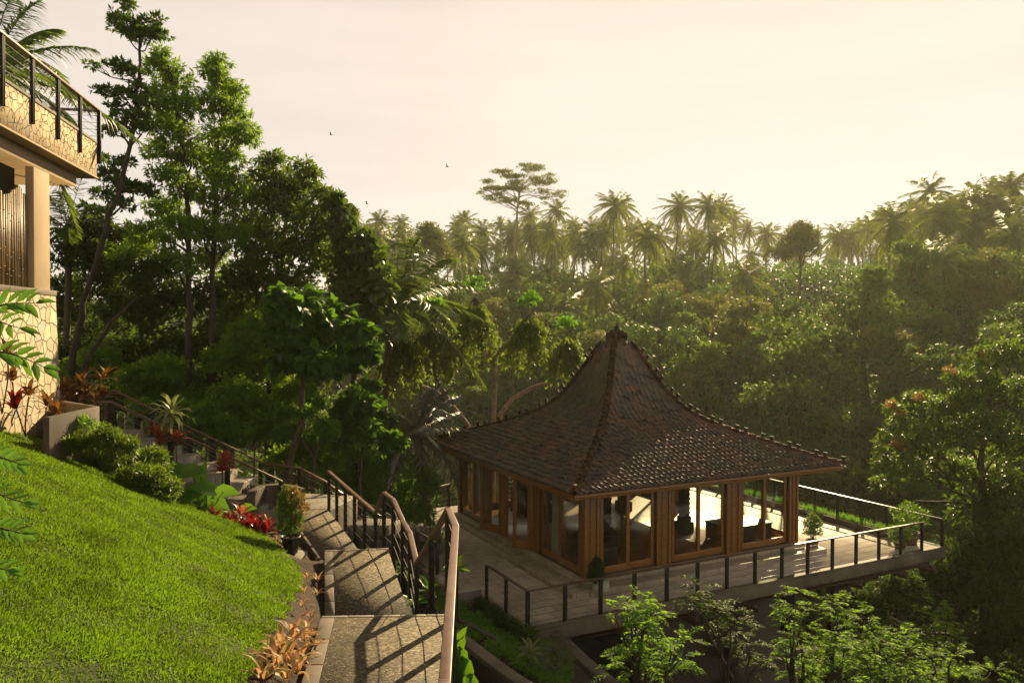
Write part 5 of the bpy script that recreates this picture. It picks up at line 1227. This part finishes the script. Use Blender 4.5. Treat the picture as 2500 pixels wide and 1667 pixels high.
# low bench wall where the path meets the terrace
t = thing('bench_wall', L(-.9, 3.4, -.2), 'low L-shaped stone seat at the left end of the terrace', 'wall')
mb = MB(); mb.lbox(-.95, -.09, 2.6, 3.0, -.6, .28); mb.lbox(-.95, -.62, 3.001, 5.2, -.6, .28); mb.build('seat', M['paving'], t, bevel=.01)

# planted bed between path and terrace ----------------------------------
bed = [U(1070,1420,17.5), U(1180,1500,18.2), U(1290,1545,18.6), U(1400,1560,18.3), U(1480,1680,16.4), U(1380,1700,14.6), U(1250,1640,14.4), U(1120,1540,13.8), U(1060,1500,13.0)]
def bedz(p): return np.array([p[0], p[1], -7.15 - .11*(p[1]-13) - .25*(p[0]+.5)])
def onbed(px, py):
    r = ray(px, py); k_ = r[2] + .11*r[1] + .25*r[0]; t = (-7.15 + .11*13 - .125)/k_; return r*t
def bx(px, py): return onbed(px, py)
B_ = [bx(1062,1405), bx(1120,1420), bx(1190,1470), bx(1290,1530), bx(1345,1560), bx(1400,1590), bx(1500,1690), bx(1330,1740), bx(1210,1650), bx(1120,1575), bx(1066,1530)]
struct(MB().slab([tuple(p) for p in B_], .5).build('planting_bed', M['soil']), 'brown soil bed between the path and the terrace corner')
def wallrun(name, a, b, w, h, label, mat):
    mb = MB(); a = a + UP*.05; b = b + UP*.05; n = 7
    P = wander(a, b, n, .01)
    for p, q in zip(P[:-1], P[1:]): mb.beam(p - UP*h/2 + UP*.1, q - UP*h/2 + UP*.1, w, h)
    return tag(mb.build(name, mat, bevel=.02), label, 'wall')
wallrun('retaining_wall', bx(1066,1528), bx(1290,1690), .32, 1.6, 'weathered retaining wall slanting across the bottom below the path', M['concrete'])
wallrun('retaining_wall', bx(1365,1560), bx(1520,1700), .34, 1.6, 'rough stone kerb right of the pale strap-leaved plants', M['concrete'])
wallrun('bed_edging', bx(1066,1500), bx(1225,1580), .12, .35, 'thin concrete edging through the planted bed', M['concrete_dark'])
# ground cover
n = 5200; q1 = rng.random(n); q2 = rng.random(n); Ppx = 1066 + q1*330; Ppy = np.interp(Ppx, [1060,1190,1345,1400], [1420,1490,1575,1600]) + q2*np.interp(Ppx, [1060,1400], [100,110])
C = np.array([bx(a, b) for a, b in zip(Ppx, Ppy)]); C[:, 2] += rng.random(n)**2*.12 + .02
g_ = np.sin(Ppx*.05)*np.sin(Ppy*.07+1) + .3*rng.normal(size=n); C = C[g_ > -.35]
mb = MB(); twigs_to_leaves(mb, C, np.tile(UP, (len(C), 1)), 4, .08, .05, T_OVA, 1.1, .1); tag(mb.build('ground_cover', LM['bush']), 'low leafy ground cover in the soil bed', 'ground cover', kind='stuff')
n = 2600; t_ = rng.random(n); P = np.array([L(-.05 - rng.random()*.35, 2.9 - 3.2*a, -.45) for a in t_]); P[:, 2] += rng.random(n)*.45
mb = MB(); twigs_to_leaves(mb, P, np.tile(UP, (n, 1)), 3, .16, .03, T_BLADE, .9, .0); tag(mb.build('border_grass', LM['shade']), 'dark grassy edging along the terrace foot', 'border planting', kind='stuff')
for i, (px, py, s_) in enumerate([(1290,1570,.55),(1340,1565,.5),(1252,1545,.45)]):
    rosette('leafy_plant', bx(px, py) , ['dark lush plant at the terrace corner post', 'lush green plant under the terrace edge', 'dark plant left of the corner post'][i], LM['dark'], 40, s_, .09, (0, 1.3), 'dark plants at the terrace corner')
rosette('frangipani', bx(1288, 1640) , 'young frangipani with large pale-edged leaves in the soil bed', LM['varieg'], 14, .42, .13, (-.2, 1.2), stem=[.42], T=T_OVA)
for i, (px, py) in enumerate([(1325,1625),(1350,1605),(1380,1630),(1345,1650),(1375,1600)]):
    rosette('strap_plant', bx(px, py), 'pale grassy strap-leaved clump right of the frangipani, %s in the group' % ordw(i+1), LM['spider'], 60, .50, .018, (.1, 1.3), 'pale strap-leaved plants', droop=.1)
# big leaves beside the near railing
t = thing('big_leaf_plant', U(1125, 1750, 8.2), 'plant with large green leaves right of the near handrail', 'plant'); lf = MB(); st = MB()
for (px, py, s_, az, el) in [(1122,1575,.24,-.1,-1.2),(1128,1600,.26,.2,-.9),(1118,1590,.18,.9,1.0),(1120,1640,.24,0,-1.1),(1135,1640,.22,0,-.5),(1115,1560,.16,0,.6)]:
    p = U(px, py, 8.2); st.tube(wander(t.location, p, 6, .04), .012, 5); leaves(lf, p[None], P3(math.cos(el)*.35 + .15, -.1, math.sin(el))[None], P3(.25, -1, .3)[None], s_*1.1, s_*.55, T_OVA)
lf.build('leaves', LM['heart'], t); st.build('stalk', LM['heart'], t)
for i, (px, py, d_, lb) in enumerate([(1110,1390,12.5,'leaf cluster poking through right of the near railing'), (1045,1440,12.6,'light plant glimpsed between the railing posts'), (1010,1475,13.2,'low light plant under the railing bend')]):
    rosette('shrub', U(px, py+25, d_), lb, LM['heart'], 9, .3, .12, (-.2, 1.1), T=T_OVA, stem=[.15])

# ------------------------------------------------------------------ stone villa, upper left
vd = unit(P3(-.184, 1, 0)); vn = P3(vd[1], -vd[0], 0)        # along the facade away from us, and outwards to the right
vo = P3(-10.65, 20.0, 0)                                      # balcony corner on plan
def V_(s, o, z): p = vo + vd*s + vn*o; return np.array([p[0], p[1], z])
villa = thing('villa', V_(-4, -2, -3), 'stone-clad villa with a cantilevered balcony at the upper left', 'building')
def vbox(s0, s1, o0, o1, z0, z1, mb=None):
    mb = mb or MB(); P = [V_(s0,o0,z0), V_(s0,o1,z0), V_(s1,o1,z0), V_(s1,o0,z0)]; Q = [V_(s0,o0,z1), V_(s0,o1,z1), V_(s1,o1,z1), V_(s1,o0,z1)]
    return mb.hexa(P + Q)
vbox(-14, 0, -.3, 0, 3.80, 4.65).build('balcony_parapet', M['stone_clad'], villa)
vbox(-14, -.02, -.31, .02, 4.651, 4.72).build('coping', M['concrete'], villa, bevel=.008)
vbox(-14, 0, -7, -.301, 3.80, 4.62).build('balcony_slab', M['concrete'], villa)
vbox(-14, .03, -7, .03, 3.755, 3.799).build('soffit_edge', M['plaster'], villa, bevel=.01)
vbox(-13.9, -.6, -6.9, -.28, 3.44, 3.734).build('soffit', M['plaster'], villa)
cs = -2.25
vbox(cs-.86, cs, -.45, -.28, .79, 3.439).build('column', M['plaster'], villa, bevel=.015)
vbox(-14, cs+.22, -1.5, -.22, .68, .80).build('wall_cap', M['concrete'], villa, bevel=.01)
mb = MB(); P = [(-14, -.24), (cs+.2, -.24), (cs+.2, -3), (-14, -3)]
b0 = [V_(s + (.1 if s > -5 else 0), o+.12, -3.6) for s, o in P]; b1 = [V_(s, o, .679) for s, o in P]; mb.hexa([b0[0], b0[1], b0[2], b0[3], b1[0], b1[1], b1[2], b1[3]]); mb.build('stone_wall', M['stone_big'], villa)
vbox(-14, cs-.5, -2.6, -.8, .801, 3.438).build('recess_shade_block', M['black_void'], villa)  # solid block, its black colour paints the shade behind the bamboo
mb = MB()
for i in range(70):
    s_ = cs - .90 - i*.095; r_ = rng.uniform(.034, .046); h_ = 2.80 + .14*math.sin(i*.45) + rng.normal()*.02
    mb.tube([V_(s_, -.44 + rng.normal()*.01, .80), V_(s_ + rng.normal()*.02, -.44, h_)], r_, 7)
    for z in np.arange(1.0 + rng.random()*.3, h_ - .05, .38): mb.tube([V_(s_, -.44, z), V_(s_, -.44, z+.014)], r_*1.13, 7)
mb.build('bamboo_screen', M['bamboo'], villa)
rail_p = [V_(-12, .02, 5.50), V_(.12, .02, 5.52), V_(.12, -6, 5.52)]
railing('railing', rail_p, 'balcony railing with double black posts above the stone parapet', h=.78, posts=[9, 5], drop=.55, capw=.10, caph=.05, cables=4, dbl=True)
# planter box by the wall
t = thing('planter', U(180, 1040, 17), 'empty angular concrete planter at the foot of the stone wall', 'planter')
mb = MB(); A = U(140,1000,15.8); B = U(237,1012,17.2); C = U(136,990,17.8); Dd = U(105,1030,15.4)
ztop = -1.72; q = lambda p, z=ztop: P3(p[0], p[1], z)
for a, b in ((U(112,1035,14.6), U(236,1011,16.6)), (U(236,1011,16.6), U(138,990,18.0)), (U(138,990,18), U(60,1000,17))):
    mb.beam(q(a, ztop-.6), q(b, ztop-.6), .12, 1.2)
mb.build('box', M['concrete'], t, bevel=.01)

# ------------------------------------------------------------------ foreground branch leaves at the left edge
def branch(label, base, tip, spec):
    root = thing('hanging_branch', base, label, 'branch', 'foreground branches at the left edge'); tw = MB(); lf = MB()
    tw.tube(wander(base, tip, 8, .02), np.linspace(.012, .004, 8), 6)
    for (a, b, nl, s_) in spec:
        P = wander(a, b, 12, .04, sag=-.06); tw.tube(P, np.linspace(.004, .0015, 12), 5)
        for i in range(nl):
            t = .25 + .75*i/(nl-1); p = np.array([np.interp(t*11, range(12), P[:, k_]) for k_ in range(3)]); tg = unit(P[min(11, int(t*11)+1)] - P[max(0, int(t*11)-1)])
            for sg in (-1, 1):
                sv = unit(np.cross(tg, P3(0, -1, .3)))*sg
                if i == nl-1: sv = sv*.2
                A = unit(tg*.75 + sv*.65 + rng.normal(size=3)*.08); leaves(lf, p[None], A[None], (P3(.1, -.8, .7) + rng.normal(size=3)*.25)[None], s_*rng.uniform(.8, 1.1), s_*.36, T_OVA)
    tw.build('twig', M['bark'], root); lf.build('leaves', LM['near'], root); return root
br_b = P3(-2.3, 2.6, lawn_z(-2.3, 2.6))
tr_ = thing('overhanging_tree', br_b, 'young tree just outside the left edge whose twigs reach into view', 'tree')
MB().tube(wander(br_b, P3(-2.35, 2.7, 1.4), 8, .02), np.linspace(.03, .012, 8), 7).build('trunk', M['bark'], tr_)
def fb(px, py, d): return U(px, py, d)
bn = lambda z: P3(-2.32, 2.65, z)
branch('bright compound leaf spray over the top of the stone wall', bn(.25), fb(-20,760,2.6), [(fb(-40,790,2.6), fb(85,740,2.6), 6, .075), (fb(-40,770,2.7), fb(45,800,2.6), 5, .07)])
branch('arching leaf spray pointing right across the stone wall', bn(-.05), fb(-20,860,2.6), [(fb(-40,860,2.6), fb(105,895,2.6), 6, .075)])
branch('shaded leaf spray low over the lawn at the left edge', bn(-.5), fb(-20,1120,2.3), [(fb(-60,1110,2.3), fb(40,1130,2.3), 6, .055), (fb(-60,1200,2.4), fb(55,1225,2.4), 5, .06)])
branch('lowest leaf spray over the lawn at the left edge', bn(-.8), fb(-20,1300,2.2), [(fb(-60,1290,2.2), fb(50,1300,2.2), 6, .055), (fb(-60,1380,2.2), fb(15,1390,2.2), 4, .055)])

# birds
for i, (px, py, s_) in enumerate([(808,330,.26),(1092,408,.24),(896,498,.24)]):
    c = U(px, py, 80); t = thing('bird', c, ['nearest flying bird above the broad tree', 'tiny flying bird highest over the valley', 'flying bird low over the ridge palms'][i], 'bird', 'birds in flight')
    MB().tube([c + P3(-.16, 0, .02), c + P3(-.06, 0, 0), c + P3(.06, 0, 0), c + P3(.17, 0, .03)], [.008, .035, .035, .008], 6).build('body', M['bird'], t)
    w = MB(); 
    for sg in (-1, 1): w.slab([c + P3(.05, 0, .02), c + P3(-.05, 0, .02), c + P3(-.12, sg*.15, .02+.22), c + P3(-.02, sg*.12, .02+.26)], .008)
    w.build('wing', M['bird'], t)

# ------------------------------------------------------------------ haze
m, nt, o = new_mat('haze'); pv = N(nt, 'ShaderNodeVolumePrincipled'); pv.inputs['Color'].default_value = (.95, .98, .80, 1)
pv.inputs['Density'].default_value = HAZE; pv.inputs['Anisotropy'].default_value = .5; nt.links.new(pv.outputs[0], o.inputs['Volume'])
hz = MB().wbox(-450, 450, -70, 930, -60, 40).build('haze', m); hz['kind'] = 'stuff'; hz['label'] = 'thin morning haze filling the valley'
